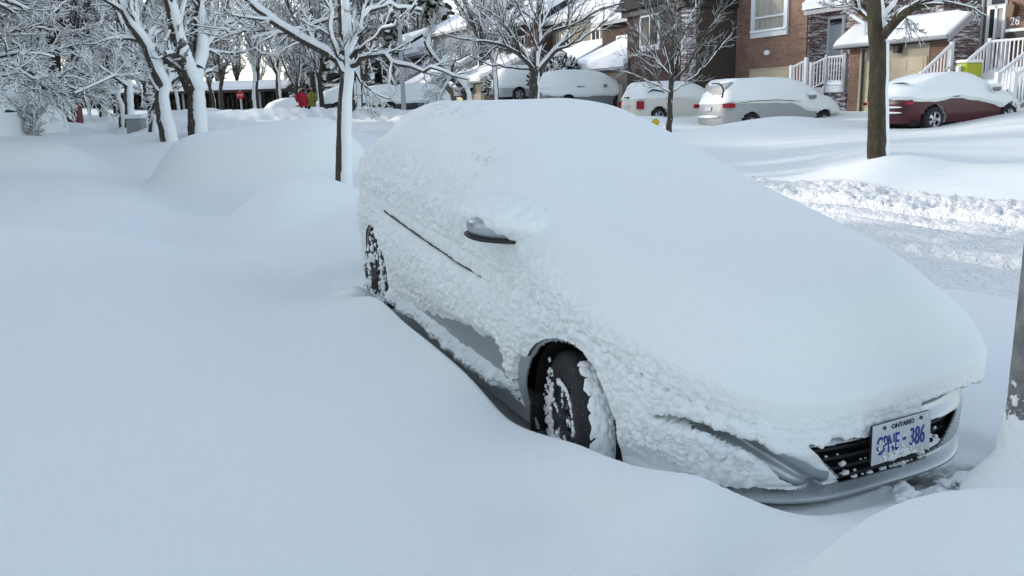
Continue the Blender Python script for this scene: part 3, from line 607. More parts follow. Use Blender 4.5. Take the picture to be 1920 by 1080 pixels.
class Tree:
    def __init__(s, seed, dens=1.0, lift=.25, wig=.16, minr=.0035, maxlev=4, ratio=.62): s.rs = np.random.default_rng(seed); s.big, s.small = [], []; s.dens, s.lift, s.wig, s.minr, s.maxlev, s.ratio = dens, lift, wig, minr, maxlev, ratio
    def add(s, pts, rads): (s.big if rads[0] > .028 else s.small).append((pts, rads))
    def limb(s, pts, r0, r1, spawn=(.25, 1), n=8, ln=1.2, lev=1, step=.12, wob=.02):
        P = resample(pts, step); k = len(P); P[1:-1] += s.rs.normal(0, wob*(.25 if r0 > .05 else 1), (k-2, 3)) if k > 2 else 0; t = np.linspace(0, 1, k); rads = r0+(r1-r0)*t; s.add(P, rads); s.kids(P, rads, n, ln, lev, spawn)
    def kids(s, P, rads, n, ln, lev, spawn=(.2, 1)):
        if lev > s.maxlev: return
        for j in range(max(0, int(round(n*s.dens)))):
            f = spawn[0]+(spawn[1]-spawn[0])*(j+s.rs.uniform(0, 1))/max(1, round(n*s.dens)); i = min(len(P)-1, int(f*(len(P)-1))); d = P[min(i+1, len(P)-1)]-P[max(i-1, 0)]; d /= np.linalg.norm(d)+1e-9
            q = s.rs.normal(0, 1, 3); q -= d*(q@d); q /= np.linalg.norm(q)+1e-9; an = s.rs.uniform(.45, .95); nd = d*math.cos(an)+q*math.sin(an); nd[2] += s.lift*.5; nd /= np.linalg.norm(nd)
            s.grow(P[i], nd, ln*s.rs.uniform(.6, 1.15)*(1-.45*f), max(s.minr, rads[i]*s.rs.uniform(.45, .68)), lev)
    def grow(s, p, d, ln, r, lev):
        n = max(3, int(ln/(.16 if lev < 3 else .09))); n = min(n, 9); P = [np.array(p)]; d = np.array(d); st_ = ln/n
        for k in range(n):
            d = d+s.rs.normal(0, s.wig, 3)+np.array([0, 0, s.lift*.10]); d /= np.linalg.norm(d); P.append(P[-1]+d*st_)
        P = np.array(P); rads = np.linspace(r, max(s.minr*.7, r*.35), n+1); s.add(P, rads); s.kids(P, rads, [0, 7, 6, 5, 4][min(lev, 4)], ln*s.ratio, lev+1)
    def build(s, root, bark='bark', amt=1.0, wind=WIND, trunk=1):
        """thing > trunk, branches, snow"""
        tr, br = s.big[:trunk], s.big[trunk:]+s.small
        t = polys_to_mesh('trunk', tr, bark, root); ts_ = polys_to_mesh('trunk_snow', tr, 'snow_tree', root, True, amt, wind)
        c = polys_to_mesh('crown', br, bark, root); cs = polys_to_mesh('crown_snow', br, 'snow_tree', root, True, amt, wind)
        for o in (c, cs):
            if o: o['kind'] = 'stuff'
        return root
def at_base(px, py, d): p = W(px, py, d); return p
def placed(name, label, p, group=None): return empty(name, label, 'tree', tuple(p), 0, group)
def L(base, d, pts, dd=0):
    """limb polyline given at picture points around depth d, relative to the tree base"""
    return [W(x, y, d+(q if len(a) > 2 else 0))-base for a in pts for x, y, q in [(a[0], a[1], a[2] if len(a) > 2 else 0)]]
OUR = 'trees along the near pavement'
# A: the tree behind the parked car
d = 10.8; B = W(642, 352, d); r = placed('street_tree', 'snow plastered tree right behind the near silver car, bark bare along its left edge', B, OUR); T = Tree(1, .72, lift=.14, minr=.0028)
T.limb(L(B, d, [(643, 372), (643, 300), (644, 230), (647, 170), (650, 120), (645, 60), (640, -40), (636, -120)]), .098, .05, (.55, 1), 7, 1.3, wob=.005)
for pts, r0, r1, n in [([(646, 140), (632, 112), (590, 88), (545, 62), (498, 30), (470, 5), (420, -40)], .062, .03, 9), ([(545, 60, .0), (500, 58, .2), (450, 62, .3), (380, 55, .5)], .028, .012, 8),
                       ([(650, 130), (668, 118, -.2), (690, 100, -.4), (720, 104, -.5), (770, 128, -.7), (830, 132, -.9), (880, 150, -1)], .035, .010, 9), ([(652, 110), (668, 60, .3), (690, 25, .5), (730, 10, .8), (790, 20, 1.2)], .05, .02, 8),
                       ([(648, 118), (625, 90, -.3), (615, 40, -.5), (628, -20, -.6)], .03, .018, 6), ([(545, 62), (575, 48, .1), (620, 40, .1), (660, 25, 0)], .026, .012, 5), ([(655, 125), (690, 165, .6), (740, 190, .9)], .016, .006, 5),
                       ([(620, 100), (560, 82, .6), (520, 100, .9), (470, 95, 1.2)], .016, .006, 6), ([(655, 110), (705, 70, -.5), (760, 30, -.8), (800, -20, -1)], .03, .014, 7)]:
    T.limb(L(B, d, pts), r0, r1, (.2, 1), n, .62, 2)
T.build(r, amt=1.0)
# B: right tree
d = 14.6; B = W(1645, 292, d); r = placed('street_tree', 'stout bare tree with greenish brown trunk in the snow in front of the maroon car', B); T = Tree(2, .8, lift=.2)
T.limb(L(B, d, [(1645, 306), (1645, 250), (1645, 170), (1647, 100), (1643, 60), (1638, 0), (1632, -120)]), .165, .11, (.7, 1), 5, 1.4)
for pts, r0, r1, n in [([(1650, 75), (1668, 52, -.2), (1700, 22, -.4), (1735, 2, -.6), (1790, -30, -.8)], .085, .05, 7), ([(1645, 50), (1665, 20, .3), (1690, -20, .5)], .06, .04, 4), ([(1640, 40), (1612, 25, .3), (1600, -5, .5), (1580, -60, .8)], .045, .025, 6), ([(1720, 12, -.5), (1765, 3, -.5), (1810, 10, -.5), (1850, 30, -.5)], .022, .008, 8), ([(1600, 10, .3), (1570, 15, .4), (1540, 5, .5)], .014, .006, 5), ([(1690, 30, -.4), (1710, 45, -.3), (1720, 62, -.2)], .012, .005, 5)]:
    T.limb(L(B, d, pts), r0, r1, (.25, 1), n, .6, 2)
T.build(r, 'bark_green', .62, np.array([.95, .05, .25]))
# C: small tree in front of the minivan
d = 19; B = W(1254, 246, d); r = placed('street_tree', 'slender young tree between the white van and silver minivan with branches reaching up', B); T = Tree(3, 1.35, lift=.4, wig=.12, minr=.004)
T.limb(L(B, d, [(1254, 262), (1256, 200), (1259, 150), (1262, 90), (1266, 30), (1268, -60)]), .075, .03, (.5, 1), 6, 1.2)
for pts, n in [([(1258, 175), (1235, 160, -.3), (1205, 148, -.5), (1170, 135, -.8)], 7), ([(1260, 175), (1290, 150, .3), (1330, 118, .5), (1350, 90, .6), (1372, 62, .7)], 8), ([(1259, 160), (1285, 130, -.3), (1320, 70, -.6), (1345, 35, -.8), (1365, 5, -.9)], 8), ([(1259, 150), (1240, 120, .3), (1215, 80, .5), (1190, 45, .8)], 8),
               ([(1260, 145), (1245, 90, -.5), (1225, 30, -.6), (1215, -20, -.8)], 8), ([(1262, 130), (1280, 80, .4), (1300, 20, .6), (1310, -30, .8)], 8), ([(1250, 135), (1225, 110, .1), (1195, 95, .0), (1180, 70, 0)], 7), ([(1258, 150), (1275, 105, -.2), (1262, 50, -.3), (1250, 0, -.4)], 7)]:
    T.limb(L(B, d, pts), .030, .009, (.2, 1), n, .8, 3)
T.build(r, amt=.16, wind=np.array([.3, .35, .3]))
# D: vase shaped tree behind the near car
d = 27; B = W(1000, 195, d); r = placed('street_tree', 'vase shaped tree rising behind the near car roof with a wide fan of branches', B); T = Tree(4, 1.0, lift=.3, wig=.12)
T.limb(L(B, d, [(1000, 215), (1000, 180), (1001, 150), (1003, 125)]), .17, .13, (.9, 1), 1, 1.2)
for pts, r0, n in [([(1002, 135), (985, 112, -.5), (950, 88, -1), (910, 78, -1.4), (860, 72, -1.8), (830, 62, -2)], .08, 12), ([(1003, 130), (1012, 80, .4), (1010, 30, .8), (1008, -40, 1)], .11, 12), ([(1005, 135), (1030, 105, .5), (1060, 70, 1), (1072, 20, 1.5), (1080, -30, 2)], .12, 13), ([(998, 125), (980, 90, .7), (940, 55, 1.2), (900, 20, 1.8), (880, -20, 2)], .07, 12),
                  ([(990, 115), (955, 60, -.7), (930, 30, -1), (890, 10, -1)], .06, 10), ([(1010, 85), (1035, 60, -.6), (1080, 45, -1), (1120, 20, -1.2), (1170, 5, -1.5)], .06, 12), ([(1008, 95), (985, 40, 0), (960, -10, .2)], .06, 10), ([(1040, 95), (1085, 75, .3), (1130, 45, .8), (1160, 10, 1.2)], .05, 10), ([(998, 130), (960, 125, .4), (915, 120, .8), (880, 105, 1.2)], .035, 9), ([(1010, 60), (1030, 20, .5), (1045, -20, 1)], .05, 8)]:
    T.limb(L(B, d, pts), r0, .02, (.2, 1), n, 1.5, 3, .2)
T.build(r, 'bark', .28, np.array([.35, .2, .3]))
# left group
def left_tree(label, px, py, d, tr, limbs, r0, seed, amt=1.05, nsp=8):
    B = W(px, py, d); r = placed('street_tree', label, B, OUR); T = Tree(seed, 1.0, lift=.1)
    T.limb(L(B, d, tr), r0, r0*.7, (.8, 1), 2, 1.2)
    for pts, k in limbs: T.limb(L(B, d, pts), r0*k, r0*k*.35, (.15, 1), nsp, 1.3, 2, .2)
    T.build(r, amt=amt); return r
left_tree('thick leaning tree with two white limbs, second from right of left row', 318, 263, 19, [(318, 290), (314, 250), (306, 215), (303, 180), (308, 160)],
    [([(306, 165), (292, 130, -.3), (275, 85, -.5), (245, 45, -.8), (225, 0, -1), (205, -60, -1.2)], .8), ([(308, 160), (328, 120, .3), (330, 60, .4), (318, 0, .5), (300, -80, .6)], .8), ([(304, 190), (280, 150, .5), (262, 110, .8), (240, 90, 1)], .45), ([(280, 95, -.4), (262, 50, 0), (255, 0, .2)], .4), ([(326, 100, .3), (350, 60, .8), (360, 20, 1)], .35)], .19, 21)
left_tree('thickest snow plastered tree at the right end of the left row, knotted trunk', 372, 258, 19.5, [(372, 285), (370, 240), (369, 200), (366, 160), (368, 130)],
    [([(364, 165), (345, 120, -.3), (330, 60, -.5), (318, 10, -.8), (300, -50, -1)], 1.0), ([(368, 130), (376, 100, .1), (374, 40, .2), (366, -20, .3), (360, -80, .3)], .85), ([(372, 110, 0), (400, 70, .4), (430, 40, .7), (480, 30, 1)], .35), ([(340, 100, -.3), (350, 50, .3), (345, 0, .6)], .4)], .23, 22)
left_tree('slimmer tree leaning left in the middle of the left row', 288, 245, 23, [(289, 266), (289, 215), (280, 175), (268, 130)],
    [([(270, 140), (255, 105, 0), (235, 60, .3), (215, 10, .5)], .8), ([(276, 160), (255, 140, -.4), (225, 110, -.7), (190, 80, -1)], .5), ([(272, 130), (285, 80, .4), (300, 30, .8)], .6)], .165, 23)
left_tree('thin pale tree at the left end of the left row beside the trodden path', 243, 228, 27, [(243, 248), (242, 190), (240, 150), (238, 110)],
    [([(240, 140), (220, 110, 0), (200, 70, .5), (190, 20, 1)], .7), ([(238, 120), (255, 70, .5), (260, 10, 1)], .7), ([(242, 165), (215, 145, -.5), (185, 125, -1)], .5)], .15, 24)
left_tree('crooked dark tree with several stems beside the trodden path', 228, 226, 28, [(232, 244), (226, 200), (216, 178), (205, 165)],
    [([(212, 172), (190, 155, 0), (160, 140, .5), (130, 120, 1)], .8), ([(220, 185), (222, 140, .3), (210, 90, .6)], .7), ([(216, 178), (180, 165, -.8), (140, 160, -1.4)], .6)], .13, 25)
# low overhanging limbs from a big tree beyond the left edge
B = W(-90, 250, 13.5); r = placed('overhanging_tree', 'big tree at the left edge whose snow loaded limbs hang low over the path', B, OUR); d = 13.5; T = Tree(31, 1.0, lift=.0, wig=.2)
T.limb(L(B, d, [(-90, 340), (-95, 150), (-85, 40), (-70, -120)]), .24, .16, (.6, 1), 6, 2.2)
for pts, r0, n in [([(-90, 60), (-10, 110, 0), (60, 135, .5), (120, 160, 1), (150, 172, 1.4), (190, 192, 1.8)], .055, 16), ([(140, 176, 1.2), (180, 155, 1.4), (215, 142, 1.6), (262, 138, 2)], .03, 10), ([(-88, 20), (-20, 60, 1), (40, 55, 2), (90, 32, 2.5), (130, 0, 3)], .05, 16), ([(-90, 90), (-20, 140, -1), (40, 135, -1.4), (70, 150, -1.6)], .035, 12),
                  ([(-80, -10), (0, 10, 1), (60, -10, 1.6), (130, -20, 2)], .05, 14), ([(20, 122, .3), (60, 150, .5), (95, 165, .8), (110, 180, 1)], .022, 12), ([(-88, 30), (0, 90, 3), (80, 95, 4), (160, 80, 5), (220, 90, 6)], .04, 18), ([(-85, 0), (20, 40, 4), (120, 60, 5.5), (200, 40, 6.5)], .04, 18), ([(-88, 110), (-20, 150, 0), (30, 160, 0), (50, 170, .2)], .02, 10)]:
    T.limb(L(B, d, pts), r0, .010, (.12, 1), n, 1.0, 2, .2)
T.build(r, amt=1.0)
# generic trees further off (shared meshes)
def proto_tree(seed, h, r0, dens=1.0, amt=1.2, forks=5, lev=4, minr=.009):
    T = Tree(seed, dens, lift=.28, wig=.15, minr=minr, maxlev=lev); rs = T.rs; th = h*.28
    T.limb([(0, 0, -.6), (rs.normal(0, .05), rs.normal(0, .05), th*.5), (rs.normal(0, .15), rs.normal(0, .15), th)], r0, r0*.8, (.95, 1), 0, 1); top = T.big[0][0][-1]
    for k in range(forks):
        a = 2*math.pi*k/forks+rs.uniform(-.4, .4); ln = h*.72*rs.uniform(.75, 1.05); o = rs.uniform(.12, .62); P = [top-(0, 0, rs.uniform(0, .4))]
        for q in (.25, .5, .75, 1): P.append(top+np.array([math.cos(a)*ln*o*q**.9+rs.normal(0, .12), math.sin(a)*ln*o*q**.9+rs.normal(0, .12), ln*q]))
        T.limb(P, r0*.62, r0*.10, (.05, 1), 13, h*.20, 2, .3, .03)
    root = empty('x', '', ''); T.build(root, 'bark_far', amt, WIND if amt > .7 else np.array([.35, .2, .3])); return root
def clone(root, name, label, cat, loc, rz, sc_=1.0, group=None):
    r = root.copy(); col.objects.link(r); r.name = name; r.location = loc; r.rotation_euler = (0, 0, rz); r.scale = (sc_,)*3; r['label'] = label; r['category'] = cat
    if group: r['group'] = group
    for ch in list(root.children):
        c = ch.copy(); col.objects.link(c); c.parent = r; c.name = ch.name.split('.')[0]
        for g_ in ch.children: e = g_.copy(); col.objects.link(e); e.parent = c; e.name = g_.name.split('.')[0]
    return r
PT2 = [proto_tree(111, 9, .15, .8, .38, 5), proto_tree(112, 11, .17, .8, .45, 6)]
PT = [proto_tree(101, 9, .16), proto_tree(102, 11, .20, 1.0), proto_tree(103, 7, .12, .9, 1.1, 6), proto_tree(104, 12, .2, 1.05, 1.3, 7)]
BT = 'bare snow covered trees filling the background'
rs = np.random.default_rng(77); nfar = 0
named = [(485, 215, 48, 0, 1.0, 'pale tree rising left of the two walkers, short dark trunk'), (607, 215, 42, 2, 1.15, 'small vase shaped tree just right of the two walkers'), (555, 216, 60, 2, 1.0, 'tiny tree standing behind the person in red'), (665, 226, 34, 1, .9, 'thin tree just right of the near snow plastered tree'), (400, 212, 75, 0, 1, 'distant tree beside the stop sign'), (418, 205, 70, 1, .9, 'distant slim tree left of the stop sign')]
for px, py, d, k, s_, lb in named:
    p = W(px, py, d); p[2] = min(p[2], hz(p[0], p[1])+.1); clone(PT[k], 'street_tree', lb, 'tree', (p[0], p[1], p[2]-.1), rs.uniform(0, 6), s_)
spots = []
for px in range(-60, 700, 26): spots.append((px+rs.uniform(-10, 10), rs.uniform(38, 62), 1))
for px in range(-120, 760, 34): spots.append((px+rs.uniform(-10, 10), rs.uniform(80, 120), 2))
for px in range(-140, 60, 26): spots.append((px+rs.uniform(-8, 8), rs.uniform(24, 34), 1))
for px in range(660, 1180, 40): spots.append((px, rs.uniform(85, 115), 2))
for px, d in ((720, 72), (905, 60), (932, 40), (960, 60), (690, 66), (1080, 62)): spots.append((px, d, 0))
for px, d, q in spots:
    if q == 1 and d > 34 and (380 < px < 640) : continue
    p = W(px, 210, d); zt = hz(p[0], p[1])-.15; k = int(rs.integers(0, 4)); s_ = rs.uniform(.85, 1.25)*(1.25 if q == 2 else 1)
    if px > 640: PTk = PT2[k % 2]
    else: PTk = PT[k]
    clone(PTk, 'background_tree', 'bare snow laden tree among the background trees', 'tree', (p[0], p[1], zt), rs.uniform(0, 6.28), s_, BT)
for r in PT+PT2:
    for ch in list(r.children): bpy.data.objects.remove(ch)
    bpy.data.objects.remove(r)
# leaning trunk left of centre
d = 36; B = W(873, 190, d); r = placed('leaning_tree', 'crooked tree leaning steeply left above the buried cars', B); T = Tree(61, 1, lift=.3)
T.limb(L(B, d, [(876, 200), (872, 172), (850, 145), (822, 118), (806, 98), (798, 78)]), .19, .10, (.3, 1), 8, 1.5)
for pts, r0 in [([(845, 140), (835, 160, -.5), (822, 180, -.6), (818, 200, -.6)], .11), ([(810, 105), (840, 85, .5), (870, 70, 1)], .05), ([(806, 98), (780, 118, .5), (760, 140, 1)], .05), ([(820, 118), (860, 112, -.5), (890, 95, -1)], .05)]: T.limb(L(B, d, pts), r0, .02, (.2, 1), 9, 1.4, 2, .25)
T.build(r, amt=.7)

# ------------------------------------------------------------------ parked cars on the far side
def far_car(name, label, cat, px, py, d, head, sp, group=None, sides=('R',), sink=0):
    """car shell of its own proportions; px,py,d = rear axle ground point nearest us; head = heading angle in the street frame"""
    p = W(px, py, d); root = empty(name, label, cat, (p[0], p[1], p[2]-sink), PHI+head, group)
    Ln, Wd = sp['len'], sp['wid']; xr, xf = -sp['ro'], Ln-sp['ro']; b2 = Wd/2
    P_ = Plan(xr, xf, b2, sp.get('nr', 5), sp.get('nf', 3.4), 150); Sh = lambda x: pinterp(x, sp['sh'], .08); Tc = lambda x: pinterp(x, sp['roof'], .08)
    rt = sp.get('rt', .33); wx = (0, sp['wb']); zb = .24
    def ins(x, y, z, w_): return .06*sm(.5, .2, z)+.05*sm(.6, 1, w_)**2
    X, Y, Z = P_.side(np.linspace(0, 1, 26), zb, Sh, ins); lam_ = np.r_[np.linspace(1, .6, 12)[1:], np.linspace(.6, 0, 5)[1:]]
    Xt, Yt, Zt = P_.top(lam_, X[-1], Y[-1], Sh, Tc, lambda l, x: float(sm(0, 1, (1-l)/sp.get('gl', .30))))
    A = np.stack([np.r_[X, Xt], np.r_[Y, Yt], np.r_[Z, Zt]], -1)
    def cut(C, r): return (np.minimum(np.hypot(C[:, 0]-wx[0], C[:, 2]-rt), np.hypot(C[:, 0]-wx[1], C[:, 2]-rt)) < r) & (np.abs(C[:, 1]) > b2*.6)
    V = A.reshape(-1, 3); Q = gridq(len(A), P_.n, True); link('body', fmesh('b', V, Q[~(cut(V[Q].mean(1), rt+.06) & sp.get('wheels', True))]), sp['paint'], root, True)
    # snow mantle
    rng = sp.get('seed', 1); Sn = lambda x: Sh(x)+sp.get('sth', .10); Tn = lambda x: pinterp(x, [(a, b_+sp.get('top', .2)) for a, b_ in sp['roof']], .22)
    def off(x, y, z, w_):
        P3 = np.stack([x, y, z], -1); n1 = fbm(P3*2.2, rng, 4); lo_ = pinterp(x, sp['low']); o = .05+.05*w_; e = (z-lo_+.10*n1)/.09; o = np.where(e < 1, o*np.clip(e, -1.5, 1), o)
        rearm = sm(xr+.35, xr+.12, x); o = np.where((rearm > .5) & (z < sp.get('rearlow', .6)+.25*n1), -.05, o)
        for (z0, z1, y0, y1) in sp.get('rearbare', []): o = np.where((rearm > .2) & (z > z0+.06*n1) & (z < z1+.06*n1) & (y > y0) & (y < y1), -.05, o)
        return o
    X, Y, Z = P_.side(np.linspace(0, 1, 44), zb, Sn, lambda x, y, z, w_: ins(x, y, z, np.clip((z-zb)/(Sh(x)-zb), 0, 1))-off(x, y, z, w_)); lam_ = np.r_[np.linspace(1, .5, 22)[1:], np.linspace(.5, 0, 8)[1:]]
    Xt, Yt, Zt = P_.top(lam_, X[-1], Y[-1], Sn, Tn, lambda l, x: float(math.sin(min(1, (1-l)/(sp.get('gl', .3)+.14))*math.pi/2)**1.1))
    A = np.stack([np.r_[X, Xt], np.r_[Y, Yt], np.r_[Z, Zt]], -1); A = A+gnormal(A)*(.05*fbm(A*1.6, rng+5, 4)*sm(.3, .8, A[..., 2]))[..., None]
    V = A.reshape(-1, 3); Q = gridq(len(A), P_.n, True); link('snow_cover', fmesh('m', V, Q[~(cut(V[Q].mean(1), rt+.07) & sp.get('wheels', True))]), 'snow', root, True)
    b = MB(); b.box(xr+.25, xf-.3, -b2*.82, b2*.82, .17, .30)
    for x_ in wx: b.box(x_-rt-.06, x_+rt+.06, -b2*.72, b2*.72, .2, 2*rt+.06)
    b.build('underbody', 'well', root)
    if sp.get('sliver'):
        b = MB(); sx = sp['sliver']; b.tube([(sx, -b2-.01, 1.02), (sx+.3, -b2-.015, 1.10), (sx+.8, -b2-.01, 1.08), (sx+1.0, -b2, 1.0)], [.01, .045, .03, .01], 6); b.build('side_window', 'glass', root, True)
        V, Q = ellip((sp['wb']-.9, -b2-.1, 1.12), (.09, .12, .09), 8); link('side_mirror', fmesh('m', V, Q), 'grey_paint', root, True)
    if sp.get('wheels', True):
        for x_ in wx:
            for sd_ in (-1, 1): wheel(root, x_, sd_*(b2-.13), sd_, rt, .2, 0, True, sp.get('rimm', 'alloy'))
    return root
PARK = 'snow covered cars parked along the far side'
minivan = dict(len=5.1, wid=1.98, ro=1.02, wb=3.0, rt=.34, nr=6, nf=3.2, gl=.24, paint='silver_far', sh=[(-1.02, 1.0), (-.5, 1.10), (2.2, 1.08), (3.0, 1.0), (4.08, .78)],
   roof=[(-1.02, 1.05), (-.95, 1.35), (-.72, 1.70), (0, 1.76), (1.6, 1.74), (2.4, 1.55), (3.0, 1.18), (3.7, 1.05), (4.08, .8)], low=[(-1, 1.0), (0, 1.02), (1.6, .98), (2.3, .72), (2.9, .62), (4.1, .5)], rearlow=.86, top=.08, sth=.01, seed=3)
far_car('parked_minivan', 'silver minivan with red tail lamps parked before the red brick house, rear hatch snowed over', 'minivan', 1375, 251, 29.0, R(-3), minivan, PARK)
mv = [o for o in col.objects if o.name == 'parked_minivan'][0]
def rear_bits(root, sp, lamps, plate_z, glass=None, win=None):
    xr = -sp['ro']; b2 = sp['wid']/2
    for sd_ in (-1, 1):
        b = MB(); z0, z1, yi, yo, wrap = lamps; b.poly([(xr-.03, sd_*yi*b2), (xr-.02, sd_*(yo-.12)*b2), (xr+.10, sd_*(yo-.01)*b2), (xr+wrap, sd_*yo*b2*1.012), (xr+wrap, sd_*yo*b2*.9), (xr+.12, sd_*yi*b2)][::sd_], 'z', z0, z1); b.build('tail_lamp', 'tail', root, bevel=.01)
    b = MB(); b.box(xr-.035, xr+.0, -.16, .16, plate_z, plate_z+.14); b.build('number_plate', 'plate', root, bevel=.01)
    if glass:
        for g_ in glass: b = MB(); b.tube([(x, y, z) for x, y, z in g_[0]], g_[1], 6); b.build('rear_window_edge', 'glass', root, True)
rear_bits(mv, minivan, (.88, 1.02, .80, 1.0, .34), .78, [([(-1.10, -.30, 1.66), (-1.10, -.62, 1.66), (-1.10, -.80, 1.60), (-1.06, -.86, 1.45), (-1.10, -.84, 1.20)], .03)])
b = MB(); b.blob((-1.05, 0, .60), (.07, .70, .05), 5, 10, .1); b.build('bumper_snow', 'snow', mv, True)
b = MB(); b.tube([(-.62, -.985, 1.01), (0, -1.035, 1.07), (1.0, -1.05, 1.09), (2.0, -1.04, 1.02)], .010, 5); b.build('door_seam', 'trim_dark', mv)
V, Q = ellip((2.35, -1.12, 1.17), (.10, .13, .09), 10); link('side_mirror', fmesh('m', V, Q), 'grey_paint', mv, True)
V, Q = ellip((2.32, -1.12, 1.27), (.12, .14, .07), 10); link('mirror_snow', fmesh('m', V, Q), 'snow', mv, True)
sedan = dict(len=4.45, wid=1.82, ro=.86, wb=2.75, rt=.33, nr=4, nf=3.2, gl=.30, paint='red_paint', sh=[(-.86, .92), (-.5, .98), (1.0, .97), (2.4, .92), (3.6, .68)],
   roof=[(-.86, 1.0), (-.65, 1.10), (-.35, 1.16), (.15, 1.36), (.8, 1.47), (1.5, 1.45), (2.0, 1.26), (2.5, 1.04), (3.1, .94), (3.65, .7)], low=[(-1, .86), (-.6, .80), (0, .76), (.5, .86), (1.4, .80), (2.2, .62), (2.75, .45), (3.65, .4)], rearlow=.84, top=.08, sth=.01, seed=8)
sd1 = far_car('parked_car', 'maroon sedan with snow roof parked before the garage with the cream door', 'car', 1700, 247, 23.0, R(-2), sedan, PARK)
rear_bits(sd1, sedan, (.72, .80, .78, .93, .12), .60)
V, Q = ellip((2.0, -1.03, 1.08), (.09, .11, .08), 10); link('side_mirror', fmesh('m', V, Q), 'grey_paint', sd1, True)
V, Q = ellip((1.98, -1.03, 1.16), (.11, .12, .06), 10); link('mirror_snow', fmesh('m', V, Q), 'snow', sd1, True)
b = MB(); b.tube([(.55, -.915, .90), (.78, -.925, .91)], .018, 6); b.build('door_handle', 'black', sd1)
for z_ in (.66, .52):
    b = MB(); b.blob((-.87, -.05, z_), (.05, .58, .03), 3, 10, .1); b.build('bumper_snow', 'snow', sd1, True)
b = MB(); b.tube([(-.62, -.55, 1.24), (-.52, -.25, 1.27), (-.50, .1, 1.27)], [.008, .03, .008], 6); b.build('rear_window_edge', 'glass', sd1)
suv = dict(len=4.7, wid=1.9, ro=.95, wb=2.8, rt=.35, nr=6, nf=3.4, gl=.24, paint='white_paint', sh=[(-.95, 1.05), (0, 1.1), (2.2, 1.08), (3.75, .85)],
   roof=[(-.95, 1.1), (-.85, 1.4), (-.6, 1.66), (0, 1.70), (1.4, 1.68), (2.1, 1.5), (2.7, 1.18), (3.4, 1.06), (3.75, .85)], low=[(-.95, 1.0), (0, 1.02), (1, 1.05), (2.5, .9), (3.75, .6)], rearlow=.45, rearbare=[(.70, .86, -.22, .22)], top=.08, sth=.02, seed=13)
sv = far_car('parked_van', 'white van with red tail lamps half hidden by the slender young tree', 'van', 1214, 234, 36.0, R(-3), suv, PARK)
rear_bits(sv, suv, (.66, .98, .78, 1.0, .22), .72)
b = MB(); b.tube([(-.55, -.93, 1.30), (-.3, -.90, 1.42), (.1, -.92, 1.36), (.25, -.95, 1.28)], [.01, .04, .03, .01], 6); b.build('side_window', 'glass', sv)
b = MB(); b.box(-1.05, -.95, -.14, .14, 1.12, 1.16); b.build('badge', 'black', sv)
burw = dict(suv); burw.update(paint='grey_paint', low=[(-1, .72), (1, .62), (4, .7)], rearlow=.6, seed=17, top=.20, sth=.08, sliver=.2)
bur = dict(sedan); bur.update(paint='grey_paint', low=[(-1, .60), (2, .55), (4, .6)], rearlow=.5, seed=19, top=.24, sth=.08, sliver=.5); bur2 = dict(bur); bur2.update(paint='dark_paint', seed=23, low=[(-1, .62), (4, .6)])
far_car('parked_van', 'snow buried van left of the white van, bare metal strip along its lower right', 'van', 1050, 208, 41.0, R(-3), burw, PARK)
far_car('parked_van', 'light snow covered van just behind the trunk of the vase shaped tree', 'van', 962, 190, 47.0, R(-3), dict(burw, paint='silver_far', seed=29), PARK)
far_car('parked_car', 'dark hatchback with a snow cap right of the short snow block behind the near roof', 'car', 945, 186, 53.0, R(-3), dict(bur2, top=.2), PARK)
far_car('parked_van', 'square snow buried van peeking over the left of the near car roof', 'van', 880, 186, 58.0, R(-3), dict(burw, seed=31), PARK)
far_car('parked_car', 'low snow buried sedan just right of the street light pole, dark band at its base', 'car', 812, 214, 47.0, R(182), dict(bur2, seed=37), PARK)
far_car('parked_car', 'snow buried car behind the street light pole with a red tail lamp showing', 'car', 690, 210, 55.0, R(0), dict(bur, seed=41), PARK)
c_ = [o for o in col.objects if o.name.startswith('parked_car')][-1]; rear_bits(c_, bur, (.72, .86, .45, .93, .25), .60)
far_car('parked_car', 'buried dark car seen just right of the two walkers', 'car', 628, 214, 52.0, R(0), dict(bur2, seed=43), PARK)
far_car('parked_car', 'flat snow covered car left of the two walkers with a dark lower edge', 'car', 525, 217, 58.0, R(20), dict(bur2, seed=47), PARK, sink=.5)
far_car('parked_van', 'large snow buried vehicle at the left edge beside the bare bush', 'van', -75, 240, 22.0, R(60), dict(burw, seed=53, wheels=False, low=[(-1, .1), (4, .1)], rearlow=-1), PARK, sink=.7)
